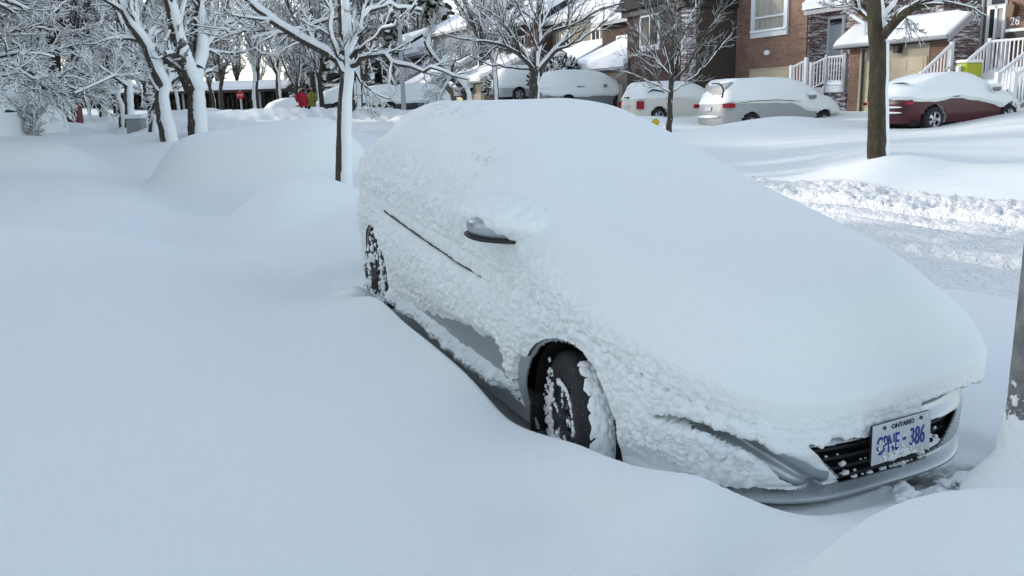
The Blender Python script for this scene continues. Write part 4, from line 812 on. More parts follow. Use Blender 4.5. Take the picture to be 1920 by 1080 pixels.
# ------------------------------------------------------------------ houses
def house(name, label, px_ref=None, group='brick row houses across the street'): return empty(name, label, 'house', (0, 0, 0), PHI, group)
def bx(root, name, m, t0, t1, s0, s1, z0, z1, bevel=0): return MB().box(t0, t1, s0, s1, z0, z1).build(name, m, root, bevel=bevel)
def window(root, T, s0, s1, z0, z1, fr='white', fw=.12, bars=(), pane='glass', proud=.06, split_h=None, snow=True):
    """window on a facade facing the street (plane t=T)"""
    b = MB(); b.box(T-proud, T+.02, s0, s0+fw, z0, z1); b.box(T-proud, T+.02, s1-fw, s1, z0, z1); b.box(T-proud, T+.02, s0+fw, s1-fw, z1-fw, z1); b.box(T-proud, T+.02, s0+fw, s1-fw, z0, z0+fw)
    for f in bars: c = s0+(s1-s0)*f; b.box(T-proud*.8, T+.01, c-.03, c+.03, z0+fw, z1-fw)
    if split_h: c = z0+(z1-z0)*split_h; b.box(T-proud*.85, T+.01, s0+fw, s1-fw, c-.04, c+.04)
    w_ = b.build('window', fr, root); bx(w_, 'pane', pane, T-.018, T+.0, s0+fw*.8, s1-fw*.8, z0+fw*.8, z1-fw*.8)
    if snow: b = MB(); b.box(T-proud-.07, T-.005, s0+.02, s1-.02, z0+fw+.002, z0+fw+.10); b.build('sill_snow', 'snow_roof', w_, bevel=.03)
    return w_
def railing_t(root, S, pts, h=.95, post=None, nm='railing'):
    """rail in the plane s=S through (t,z) floor points"""
    b = MB()
    for (t0, z0), (t1, z1) in zip(pts[:-1], pts[1:]):
        b.tube([(t0, S, z0+h), (t1, S, z1+h)], .040, 6); b.tube([(t0, S, z0+.12), (t1, S, z1+.12)], .03, 6); n = max(2, int(abs(t1-t0)/.13))
        for k in range(1, n): f = k/n; t = t0+(t1-t0)*f; z = z0+(z1-z0)*f; b.box(t-.016, t+.016, S-.016, S+.016, z+.12, z+h)
    for t, z in pts: b.box(t-.055, t+.055, S-.055, S+.055, z-.3, z+h+.10)
    o = b.build(nm, 'white', root)
    c = MB()
    for (t0, z0), (t1, z1) in zip(pts[:-1], pts[1:]): c.tube([(t0, S, z0+h+.045), (t1, S, z1+h+.045)], .035, 6)
    c.build('rail_snow', 'snow_roof', o); return o
def railing_s(root, T, pts, h=.95, nm='railing'):
    b = MB()
    for (s0, z0), (s1, z1) in zip(pts[:-1], pts[1:]):
        b.tube([(T, s0, z0+h), (T, s1, z1+h)], .040, 6); b.tube([(T, s0, z0+.12), (T, s1, z1+.12)], .03, 6); n = max(2, int(abs(s1-s0)/.13))
        for k in range(1, n): f = k/n; s_ = s0+(s1-s0)*f; z = z0+(z1-z0)*f; b.box(T-.016, T+.016, s_-.016, s_+.016, z+.12, z+h)
    for s_, z in pts: b.box(T-.055, T+.055, s_-.055, s_+.055, z-.3, z+h+.10)
    return b.build(nm, 'white', root)
ZG = .3
# --- red brick house with the white window
T1 = 25.0; s_r, _ = FT(1512, 80, T1); s_l, _ = FT(1381, 80, T1)
h1 = house('brick_house', 'red brick house with a tall white framed window above a cream garage door')
bx(h1, 'wall', 'brick', T1, T1+9, s_r, s_l, ZG, 9.5)
bx(h1, 'roof', 'snow_roof', T1-.4, T1+9.4, s_r-.3, s_l+.3, 9.5, 9.8)
b = MB()
for k in range(30):
    z0 = 1.3+k*.27
    if k % 2 == 0: b.box(T1-.03, T1+.3, s_l-.42, s_l-.01, z0, z0+.25); b.box(T1-.03, T1+.2, s_r+.01-.02, s_r+.40, z0, z0+.25)
    else: b.box(T1-.03, T1+.3, s_l-.26, s_l-.01, z0, z0+.25)
b.build('quoins', 'brick_q', h1)['kind'] = 'stuff'
a0, z0 = FT(1478, 62, T1); a1, _ = FT(1410, 70, T1); window(h1, T1, a0, a1, z0-.05, z0+2.6, fw=.20, split_h=.30, pane='curtain', proud=.10)
a0, z1 = FT(1483, 124, T1); a1, _ = FT(1407, 127, T1); g_ = bx(h1, 'garage_door', 'cream', T1-.05, T1-.01, a0+.1, a1-.1, ZG, z1-.1)
b = MB(); b.box(T1-.07, T1, a0, a0+.1, ZG, z1); b.box(T1-.07, T1, a1-.1, a1, ZG, z1); b.box(T1-.07, T1, a0+.1, a1-.1, z1-.1, z1); b.build('door_frame', 'cream2', g_)
a0, z0 = FT(1440, 99, T1); V, Q = ellip((T1-.05, a0, z0), (.10, .16, .11), 10); link('vent_hood', fmesh('v', V, Q), 'white', h1, True)
# recessed entry with the porch
t_e, _ = FS(1550, 100, s_r); s_e, _ = FT(1612, 100, t_e)
h1b = house('brick_house', 'snow crusted brick entry with a pale grey front door above a white railed porch')
bx(h1b, 'wall', 'brick_snow', t_e, t_e+7, s_e-3.5, s_r-.01, ZG, 8.5); bx(h1b, 'side_wall', 'brick_snow', T1+.05, t_e+6, s_r-.06, s_r-.012, ZG, 8.5)
a0, zt = FT(1586, 28, t_e); a1, zb = FT(1551, 112, t_e); b = MB(); b.box(t_e-.08, t_e, a0, a0+.1, zb, zt); b.box(t_e-.08, t_e, a1-.1, a1, zb, zt); b.box(t_e-.08, t_e, a0+.1, a1-.1, zt-.1, zt); fr = b.build('door_frame', 'white', h1b)
zz1 = zb+(zt-zb)*.80; bx(fr, 'door', 'door', t_e-.05, t_e-.01, a0+.1, a1-.1, zb, zz1); bx(fr, 'transom', 'glass', t_e-.05, t_e-.01, a0+.1, a1-.1, zz1+.08, zt-.1)
s5, z5 = FT(1515, 20, T1-.8); s6, z6 = FT(1592, 12, T1-.8)
b = MB(); b.poly([(T1-.9, z5), (t_e+.1, z5+1.5), (t_e+.1, z5+1.3), (T1-.9, z5-.16)], 'y', s6-.1, s5+.1); pr = b.build('porch_roof', 'trim_grey', h1b)
b = MB(); b.poly([(T1-.98, z5+.02), (t_e+.0, z5+1.52), (t_e+.0, z5+1.85), (T1-.98, z5+.26)], 'y', s6-.12, s5+.12); b.build('porch_roof_snow', 'snow_roof', pr)
p1 = ts(*([0, 0])); q = []
for px, py in ((1590, 22), (1608, 36), (1621, 44), (1622, 76)): s_, z_ = FT(px, py, T1-.6); q.append((T1-.6, s_, z_))
b = MB(); b.tube(q, .07, 8); b.build('downspout', 'white', h1b)
# porch
zp = FT(1566, 158, T1+.1)[1]; s7 = FT(1583, 158, T1-.1)[0]; s8 = FT(1548, 158, T1-.1)[0]; t9 = FS(1611, 140, s7)[0]
porch = empty('porch', 'small brick porch with white railings and snow below the pale grey door', 'porch', (0, 0, 0), PHI)
bx(porch, 'platform', 'white', T1-.15, t_e-.02, s7-.05, s8+.1, zp-.3, zp-.05); bx(porch, 'base', 'brick_snow', T1+.0, t_e-.03, s7, s8, ZG, zp-.3); b = MB(); b.box(T1-.12, t_e-.06, s7, s8, zp-.045, zp+.12); b.build('porch_snow', 'snow_roof', porch, bevel=.05)
railing_s(porch, T1-.1, [(s7, zp), (s8, zp)], 1.0); railing_t(porch, s7, [(T1-.1, zp), (t_e-.1, zp)], 1.0)
s10, z10 = FT(1512, 172, T1-.3); railing_s(porch, T1-.1, [(s8, zp), (s10, z10)], 1.0); railing_s(porch, T1-1.1, [(s8, zp-.1), (s10, z10-.1)], 1.0)
b = MB()
for k in range(6): f = k/6; b.box(T1-1.05, T1-.16, s8+(s10-s8)*f, s8+(s10-s8)*(f+1/6)-.002, ZG, zp-(zp-z10)*f-.1)
b.build('steps', 'snow_roof', porch)
# --- garage with the snowy lean-to roof
TG = 24.6; sg, _ = FT(1776, 110, TG); sg2, _ = FT(1592, 120, TG); t28, _ = FS(1838, 80, sg)
ga = house('garage', 'brick garage with a cream panelled door under a wide snow covered sloping roof', group=None); ga['category'] = 'garage'
_, ze = FT(1765, 66, TG-.4); bx(ga, 'wall', 'brick', TG, t28+3, sg, sg2, ZG, ze-.12)
a0, z1 = FT(1745, 78, TG); a1, _ = FT(1640, 85, TG); bx(ga, 'cladding', 'cream2', TG-.03, TG-.002, a0, a1+.6, ZG, ze-.16)
_, zd = FT(1745, 104, TG); gd = MB(); gd.box(TG-.07, TG-.032, a0+.05, a1+.5, ZG, zd); gd = gd.build('garage_door', 'cream', ga)
b = MB(); n = 4; wdd = (a1+.45-a0-.1)/n
for k in range(n):
    for j in range(4):
        y0 = a0+.1+k*wdd; z_ = zd-.52*(j+1); b.box(TG-.085, TG-.072, y0+.06, y0+wdd-.06, z_+.06, z_+.46)
b.build('door_panels', 'cream', gd)
yc, zc = FT(1690, 90, TG); b = MB(); b.poly([(-.09, -.16), (.09, -.16), (.12, .10), (0, .22), (-.12, .10)], 'x', TG-.28, TG-.06); la = b.build('lantern', 'trim_dark', ga); la.location = (0, yc, zc)
la2 = MB().box(TG-.33, TG-.04, -.13, .13, .20, .26).build('lantern_snow', 'snow_roof', la)
tr_, zr = FS(1822, 24, sg-.3); slope = (zr-ze)/(tr_-TG+.4)
tt2 = tr_+.1
b = MB(); b.poly([(TG-.4, ze-.16), (TG-.4, ze), (tt2, ze+(tt2-TG+.4)*slope), (tt2, ze+(tt2-TG+.4)*slope-.18)], 'y', sg-.30, sg2+.35); rf = b.build('roof', 'shingle', ga)
b = MB(); b.poly([(TG-.42, ze-.20), (TG-.42, ze+.02), (tt2, ze+(tt2-TG+.42)*slope+.02), (tt2, ze+(tt2-TG+.42)*slope-.24)], 'y', sg-.36, sg-.302); b.build('rake_board', 'trim_grey', rf)
b = MB(); n1_, n2_ = 14, 40; V = []
for i in range(n1_+1):
    for j in range(n2_+1):
        f, g_ = i/n1_, j/n2_; t = TG-.48+(tt2-TG+.42)*f; s_ = sg-.28+(sg2+.6-sg)*g_; th = .11*min(1, .35+f*5)*min(1, .1+g_*12); 
        if g_ < .08 and f > .25: th *= .35+.6*abs(math.sin(f*19))
        V.append((t, s_, ze+.01+(t-TG+.42)*slope+th))
o = link('roof_snow', fmesh('r', np.array(V), gridq(n1_+1, n2_+1)[:, ::-1]), 'snow_roof', rf, True); so = o.modifiers.new('s', 'SOLIDIFY'); so.thickness = .10
b = MB(); b.tube([(TG-.46, sg-.3, ze-.06), (TG-.46, sg2+.3, ze-.06)], .07, 8); b.build('gutter', 'trim_grey', rf)
yk, zk = FT(1622, 80, TG-.1); b = MB(); b.tube([(TG-.15, yk, ze-.2), (TG-.15, yk, ZG)], .05, 6); b.build('downspout', 'trim_dark', ga)
# gable end in the snow crusted brick
b = MB(); b.poly([(TG+.02, ze-.3), (TG+.02, ze-.14), (t28, ze+(t28-TG)*slope-.02), (t28, ze-.3)], 'y', sg-.03, sg-.003); b.build('gable_wall', 'brick_snow', ga); bx(ga, 'side_wall', 'brick_snow', TG+.02, t28, sg-.03, sg-.004, ZG, ze-.3)
# --- house with the number
h2 = house('brick_house', 'brick house at the right edge, house number by a glazed door above white stairs')
sfar = FT(1990, 60, t28)[0]; bx(h2, 'wall', 'brick', t28, t28+8, sfar-5, sg-.06, ZG, 9); bx(h2, 'roof', 'snow_roof', t28-.4, t28+8.4, sfar-5.3, sg+.3, 9.05, 9.4)
a0, z1 = FT(1890, 8, t28); a1, z0 = FT(1848, 96, t28); b = MB(); b.box(t28-.09, t28-.002, a0, a0+.09, z0, z1); b.box(t28-.09, t28-.002, a1-.35, a1-.27, z0, z1); b.box(t28-.09, t28-.002, a1-.09, a1, z0, z1); b.box(t28-.09, t28-.002, a0+.09, a1-.09, z1-.1, z1); fr = b.build('door_frame', 'white', h2)
bx(fr, 'door', 'curtain', t28-.05, t28-.004, a0+.09, a1-.35, z0+(z1-z0)*.28, z1-.1); bx(fr, 'door_glass', 'glass', t28-.05, t28-.004, a0+.09, a1-.35, z0, z0+(z1-z0)*.27); bx(fr, 'side_light', 'glass', t28-.05, t28-.004, a1-.27, a1-.09, z0, z1-.1)
bx(h2, 'transom', 'glass', t28-.05, t28-.004, a0+.1, a1-.1, z1+.05, z1+.75); bx(h2, 'transom_frame', 'trim_grey', t28-.03, t28-.002, a0, a1+.1, z1, z1+.85)
yc, zc = FT(1904, 40, t28)
num = text('28', .36, 'white', h2, (t28-.02, yc, zc), 'house_number', .9, .008); num.rotation_euler = (math.pi/2, 0, -math.pi/2)
yc, zc = FT(1906, 20, t28); b = MB(); b.poly([(-.08, -.2), (.08, -.2), (.13, .12), (0, .26), (-.13, .12)], 'x', t28-.3, t28-.08); la = b.build('wall_lamp', 'flame', h2); la.location = (0, yc, zc)
y0, zc = FT(1912, 66, t28); bx(h2, 'mailbox', 'black', t28-.25, t28-.01, y0-.35, y0+.28, zc-.16, zc+.1); MB().box(t28-.3, t28-.02, y0-.4, y0+.3, zc+.102, zc+.2).build('mailbox_snow', 'snow_roof', h2, bevel=.03)
b = MB(); yk, _ = FT(1842, 60, t28); b.tube([(t28-.07, yk, ZG), (t28-.07, yk, 8)], .05, 6); b.build('downspout', 'trim_grey', h2)
# stairs up to the numbered house
stair = empty('porch_stairs', 'long white railed stairs heaped with snow climbing to the numbered door', 'stairs', (0, 0, 0), PHI)
SA = FT(1858, 100, t28-.9)[0]; ta, za = FS(1858, 78, SA); td, zd_ = FS(1797, 130, SA); tb = t28-.2; za -= 1.0; zd_ -= 1.0
SB = SA-1.6; tz = FS(1845, 150, SB)[0]
railing_t(stair, SA, [(td, zd_), (ta, za), (tb, za)], 1.0); railing_t(stair, SB, [(td-.4, zd_-.25), (ta, za-.1)], 1.0)
SE = FT(1995, 80, ta)[0]; railing_s(stair, ta-.04, [(SA, za), (SE, za)], 1.0)
b = MB(); ns = 9
for k in range(ns): f = k/ns; t0 = td+(ta-td)*f; b.box(t0, t0+(ta-td)/ns-.003, SB+.05, SA-.05, ZG, zd_+(za-zd_)*(k+1)/ns+.02)
b.build('steps', 'trim_grey', stair); 
V = []; Nn_ = 40
for i in range(Nn_+1):
    for j in range(13): t = td-.2+(ta-td+.3)*i/Nn_; s_ = SB+.03+(SA-SB-.06)*j/12; V.append((t, s_, zd_+(za-zd_)*min(1, i/Nn_)+.12+.12*float(vnoise(np.array([t*3., s_*3, 0]), 4))+.05*math.sin(t*15)))
link('stair_snow', fmesh('s', np.array(V), gridq(Nn_+1, 13)[:, ::-1]), 'snow_roof', stair, True)
bx(stair, 'landing', 'trim_grey', ta, t28-.01, SE-.3, SA+.06, za-.3, za-.02); MB().box(ta+.03, t28-.02, SE-.3, SA, za-.018, za+.16).build('landing_snow', 'snow_roof', stair, bevel=.05)
b = MB(); b.box(ta, t28-.02, SE-.3, SA, ZG, za-.3); b.build('base', 'brick_snow', stair)
SC = sg-.35; t1_, z1_ = FS(1785, 84, SC); t0_, z0_ = FS(1727, 140, SC); r3 = empty('stair_railing', 'white stair railing climbing beside the garage wall left of the lime bin', 'railing', (0, 0, 0), PHI); railing_t(r3, SC, [(t0_, z0_-.75), (t1_, z1_-.75)], .75)
tq_, zq_ = FS(1812, 125, sg-1.0); bn = empty('storage_bin', 'lime green storage bin topped with snow between two white stair railings', 'bin', (0, 0, 0), PHI)
MB().box(tq_-.35, tq_+.35, sg-1.3, sg-.9, zq_-.3, zq_+.10).build('bin_body', 'lime', bn, bevel=.05); MB().box(tq_-.37, tq_+.37, sg-1.32, sg-.88, zq_+.105, zq_+.2).build('bin_snow', 'snow_roof', bn, bevel=.05); bx(bn, 'bin_stand', 'brick_snow', tq_-.3, tq_+.3, sg-1.25, sg-.95, ZG, zq_-.31)
SD = SB-1.2; t5, z5_ = FS(1902, 142, SD); t6, z6_ = FS(1960, 105, SD); r4 = empty('stair_railing', 'nearest white stair railing at the right edge right of the maroon sedan', 'railing', (0, 0, 0), PHI); railing_t(r4, SD, [(t5, z5_-1.0), (t6, z6_-1.0), (t6+2, z6_+.3)], 1.0)
# --- dark brick house with the blank side wall
S2 = s_l+.02; T2, _ = FS(1287, 100, S2); s2l, _ = FT(1176, 80, T2)
h3 = house('brick_house', 'dark brown brick house with a blank side wall and a white framed window'); _, ze2 = FS(1340, 14, S2)
bx(h3, 'wall', 'brick_dark', T2, T2+10, S2, s2l, ZG, ze2); bx(h3, 'side_wall', 'siding', T2+.45, T1+8, S2-.03, S2-.005, ZG, ze2-.02)
bx(h3, 'quoins', 'brick_snow', T2-.02, T2+.44, S2-.04, S2+.35, ZG, ze2-.03); bx(h3, 'fascia', 'trim_dark', T2-.2, T2+10, S2-.15, s2l+.2, ze2, ze2+.28)
mid = (S2+s2l)/2; b = MB(); b.poly([(S2-.3, ze2+.28), (s2l+.4, ze2+.28), (mid, ze2+2.6)], 'x', T2-.4, T2+10); rf = b.build('roof', 'shingle', h3)
for sg_ in (-1, 1):
    e0 = S2-.35 if sg_ < 0 else s2l+.45; b = MB(); b.poly([(e0, ze2+.29), (mid, ze2+2.62), (mid, ze2+2.95), (e0, ze2+.55)], 'x', T2-.42, T2+10); b.build('roof_snow', 'snow_roof', rf)
a0, z0 = FT(1238, 93, T2); a1, z1 = FT(1201, 28, T2); window(h3, T2, a0, a1, z0, z1, bars=(.5,), fw=.14)
bx(h3, 'garage_door', 'cream2', T2-.05, T2-.005, a0-.6, a1+.6, ZG, ZG+2.2)
b = MB(); yk = FT(1268, 60, T2)[0]; b.tube([(T2-.08, yk, ze2), (T2-.08, yk, ZG)], .06, 6); b.build('downspout', 'black', h3)
# --- more houses receding along the street
def row_house(label, T, s0, s1, hgt, wallm, roofm='snow_roof', gT=None, win=2, zb=ZG, door=True):
    h = house('row_house', label, group='row houses further up the street'); bx(h, 'wall', wallm, T, T+9, s0, s1, zb, hgt); md = (s0+s1)/2
    b = MB(); b.poly([(T-.5, hgt), (T+9.5, hgt), (T+4.5, hgt+2.6)], 'y', s0-.3, s1+.3); rf = b.build('roof', 'shingle', h)
    b = MB(); b.poly([(T-.55, hgt+.02), (T+4.5, hgt+2.64), (T+9.5, hgt+.02), (T+9.5, hgt+.3), (T+4.5, hgt+2.95), (T-.6, hgt+.26)], 'y', s0-.32, s1+.32); b.build('roof_snow', 'snow_roof', rf)
    bx(rf, 'fascia', 'trim_grey', T-.56, T-.50, s0-.3, s1+.3, hgt-.18, hgt+.01)
    for k in range(win): c = s0+(s1-s0)*(k+.6)/(win+.1); window(h, T, c-.55, c+.55, hgt-2.3, hgt-.8, bars=(.5,), fw=.11)
    if gT:
        gz = zb+3.0; bx(h, 'garage', 'siding_tan', gT, T-.002, s0+.1, md+.6, zb, gz); b = MB(); b.poly([(gT-.3, gz), (gT-.3, gz+.2), (T, gz+1.9), (T, gz)], 'y', s0-.1, md+.9); g1 = b.build('garage_roof', 'trim_grey', h)
        b = MB(); b.poly([(gT-.36, gz+.1), (gT-.36, gz+.42), (T, gz+2.25), (T, gz+1.92), (gT-.3, gz+.202)], 'y', s0-.12, md+.92); b.build('garage_roof_snow', 'snow_roof', g1); bx(h, 'garage_door', 'cream2', gT-.05, gT-.003, s0+.5, md+.2, zb, zb+2.3)
        if door: dz = zb+2.0; bx(h, 'door', 'white', T-.08, T-.003, md+1.1, md+2.0, dz, dz+2.1); bx(h, 'door_window', 'glass', T-.10, T-.083, md+1.3, md+1.8, dz+1.2, dz+1.9)
    return h
s3 = s2l+.05
row_house('stone grey house with a snowy garage roof next to the dark brown house', 26.5, s3, s3+9, 6.2, 'brick_dark', gT=22.5)
row_house('brown house behind the vase shaped tree with snowy roof slope', 27.5, s3+9.1, s3+17, 7.0, 'siding_tan', gT=24.0)
row_house('dark brick house behind the tangle of branches', 26.5, s3+17.1, s3+26, 7.2, 'brick_dark', gT=22.5)
row_house('grey sided house with small upper window and snowy roof left of the brown houses', 25.5, s3+26.1, s3+35, 7.6, 'siding_grey', gT=22.0)
row_house('pale brick house with narrow windows beside the street light pole', 25.5, s3+36, s3+46, 6.2, 'brick_pale', gT=21.5)
row_house('furthest dark house of the row across the street', 25.0, s3+47, s3+60, 6.5, 'brick_dark', gT=21)
# row house added on our side, out of frame left, to shade the foreground
own = empty('row_house', 'unseen brick row house added on the near side to shade the foreground', 'house', (0, 0, 0), PHI)
bx(own, 'wall', 'brick', -20.5, -10, 2, 75, -.5, 7.3); b = MB(); b.poly([(-21, 7.3), (-9.5, 7.3), (-15.2, 9.7)], 'y', 1.7, 75.3); rf = b.build('roof', 'shingle', own); b = MB(); b.poly([(-21.1, 7.32), (-21.1, 7.6), (-15.2, 10.0), (-9.4, 7.6), (-9.4, 7.32), (-15.2, 9.75)], 'y', 1.6, 75.4); b.build('roof_snow', 'snow_roof', rf)
for k in range(9): b = MB(); b.box(-10.02, -9.94, 5+k*8, 6.4+k*8, 4.6, 6.2); f_ = b.build('window', 'white', own); bx(f_, 'pane', 'glass', -9.95, -9.93, 5.1+k*8, 6.3+k*8, 4.7, 6.1)
# ------------------------------------------------------------------ pavilion, street furniture
d = 85; pa = W(150, 214, d); pb = W(450, 196, d); pav = empty('pavilion', 'long low timber shelter with snow covered roof at the far end of the street', 'shelter', (pa[0]-3, pa[1], pa[2]-.3), math.atan2(pb[1]-pa[1], pb[0]-pa[0])); Lp = float(np.hypot(*(pb-pa)[:2]))+7
bx(pav, 'back_wall', 'wood', 0, Lp, 3.5, 3.8, 0, 3.4); pav.scale = (1, 1, .78); pav.location.z -= .5
b = MB(); b.poly([(-1, 3.2), (5.0, 3.2), (5.0, 3.5), (2, 4.3), (-1, 3.5)], 'x', -.8, Lp+.8); pr = b.build('roof', 'trim_dark', pav)
b = MB(); b.poly([(-1.1, 3.5), (2, 4.32), (5.1, 3.5), (5.1, 3.85), (2, 4.75), (-1.1, 3.85)], 'x', -.9, Lp+.9); b.build('roof_snow', 'snow_roof', pr)
for k in range(int(Lp/1.9)+1): bx(pav, 'post', 'trim_grey', k*1.9, k*1.9+.2, -.1, .1, 0, 3.2)
for k in range(int(Lp/.45)): bx(pav, 'slat', 'wood', k*.45, k*.45+.16, .5, .6, .2, 2.6+.4*(k % 3))
bx(pav, 'kerb_snow', 'snow', -1, Lp+1, -.9, -.3, 0, .5)
bx(pav, 'fascia', 'redbox', -.8, Lp*.3, -1.04, -1.0, 3.15, 3.5)
# street lights
def pole(name, label, px, py, d, tx, ty, r0, r1, m, cat='pole', down=.6):
    p = W(px, py, d); q = W(tx, ty, d)-p; e = empty(name, label, cat, tuple(p)); dirn = q/np.linalg.norm(q)
    P = [-dirn*down+dirn*k*(np.linalg.norm(q)+down)/24 for k in range(25)]; b = MB(); b.tube(P, list(np.linspace(r0, r1, 25)), 28); b.build('pole_shaft', m, e, True); return e, P
e, P = pole('street_light', 'slim pale metal street light pole between the walkers and the near car roof', 758, 218, 38, 742, -80, .11, .07, 'metal', 'street light')
b = MB(); top = P[-1]; b.tube([top, top+np.array([.3, .2, .4]), top+np.array([1.6, 1, .6])], .04, 6); b.box(top[0]+1.4, top[0]+2.1, top[1]+.8, top[1]+1.1, top[2]+.55, top[2]+.7); b.build('lamp_arm', 'metal', e)
pb_ = W(1938, 915, 2.9); e = empty('lamp_post', 'thick grey concrete pole at the right edge with snow plastered on its foot', 'pole', tuple(pb_))
qt = W(1988, 440, 2.9)-pb_; qn = qt/np.linalg.norm(qt); Pp = [qn*k*.18-qn*.5 for k in range(40)]; b = MB(); b.tube(Pp, list(np.linspace(.108, .085, 40)), 40); b.build('pole_shaft', 'concrete', e, True)
n, mth = 220, 120; TH, ZZ = np.meshgrid(np.linspace(0, 2*math.pi, n, endpoint=False), np.linspace(-.5, .50, mth)); wd_ = np.cos(TH-math.atan2(-.35, -.95))
base = .108-ZZ*.003; cling = (.085*sm(.10, -.02, ZZ)*sm(-.16, -.04, ZZ)*(.5+.5*wd_)**.8+.03*sm(.20, .0, ZZ)*np.clip(wd_+.35, 0, 1)+.012)*1.0
Pn = np.stack([np.cos(TH)*base, np.sin(TH)*base, ZZ], -1); cut_ = sm(.02, .10, (.5+.5*wd_)*1.15-sm(.0, .40, ZZ)*1.35-.05+.75*fbm(Pn*12, 3, 4)+.5*fbm(Pn*45, 6, 3))
rr_ = base-.012+cling*cut_*(1+.25*fbm(Pn*14, 8, 3))+.010*billow(Pn*28, 7)*cut_
V = np.stack([np.cos(TH)*rr_+ZZ*qn[0]/qn[2], np.sin(TH)*rr_+ZZ*qn[1]/qn[2], ZZ], -1); link('pole_snow', fmesh('p', V.reshape(-1, 3), gridq(mth, n, True)), 'snow_car', e, True)
# stop sign far left
p = W(453, 205, 62); e = empty('stop_sign', 'small red stop sign on a post in the far snowy yard', 'sign', (p[0], p[1], p[2]-.95)); b = MB(); b.tube([(0, 0, -.6), (0, 0, 2.3)], .04, 6); b.build('sign_post', 'metal', e)
b = MB(); b.poly([(.30*math.cos(R(22.5+45*k)), .30*math.sin(R(22.5+45*k))+1.95) for k in range(8)], 'y', -.06, -.04); sg9 = b.build('sign_face', 'sign_red', e); t_ = text('STOP', .19, 'white', e, (0, -.062, 1.95), 'sign_text', .9); t_.rotation_euler = (math.pi/2, 0, 0)
# hydrant
p = W(1229, 240, 24.5); hyd = empty('fire_hydrant', 'yellow fire hydrant capped with snow poking out of the snow beside the young tree', 'hydrant', (p[0], p[1], p[2]-.55))
b = MB(); b.tube([(0, 0, 0), (0, 0, .45), (0, 0, .62), (0, 0, .66), (0, 0, .70), (0, 0, .78), (0, 0, .82)], [.12, .12, .12, .15, .14, .08, .03], 16); b.build('hydrant_body', 'yellow', hyd, True); b = MB(); b.tube([(-.19, 0, .52), (.19, 0, .52)], .05, 10); b.build('hydrant_nozzle', 'white', hyd)
b = MB(); b.blob((.10, -.03, .64), (.09, .10, .09), 3, 8, .1); b.build('hydrant_snow', 'snow_car', hyd, True)
# red box on the left
p = W(141, 226, 33); mb_ = empty('mailbox', 'dark red box standing in the snow behind the bare bush', 'box', (p[0], p[1], p[2]-.3)); MB().box(-.2, .25, -.2, .2, 0, 1.0).build('box_body', 'redbox', mb_, bevel=.05); MB().box(-.21, .26, -.21, .21, 1.003, 1.12).build('box_snow', 'snow', mb_, bevel=.04); MB().box(-.42, -.28, -.1, .1, 0, .8).build('side_post', 'black', mb_, bevel=.02)
p = W(257, 243, 24); MB().box(-.22, .22, -.2, .2, -.4, .30).build('utility_box', 'siding_grey', None, bevel=.04); ub = col.objects['utility_box']; ub.location = tuple(p); tag(ub, 'low grey utility box half buried at the foot of the left tree row', 'box')
MB().box(-.26, .26, -.24, .24, .302, .42).build('box_snow', 'snow', ub, bevel=.04)
# bush at the left
def bush(label, px, py, d, rx, hh, n, m='bark', amt=1.3, seed=3):
    p = W(px, py, d); r = empty('bush', label, 'bush', tuple(p)); T = Tree(seed, 1, lift=.3, wig=.22, minr=.006, maxlev=3)
    for k in range(n):
        a = T.rs.uniform(0, 6.28); o = T.rs.uniform(.1, 1); T.limb([(0, 0, -.3), (math.cos(a)*rx*.3*o, math.sin(a)*rx*.3*o, hh*.5), (math.cos(a)*rx*o, math.sin(a)*rx*o, hh*T.rs.uniform(.7, 1.05))], .014, .006, (.15, 1), 9, hh*.35, 2, .15)
    big = T.big+T.small; c = polys_to_mesh('branches', big, m, r); c['kind'] = 'stuff'; c = polys_to_mesh('branch_snow', big, 'snow_tree', r, True, amt); c['kind'] = 'stuff'
bush('bare twiggy bush dusted with snow beside the buried vehicle at the left edge', 62, 240, 23, 1.0, 1.0, 26)
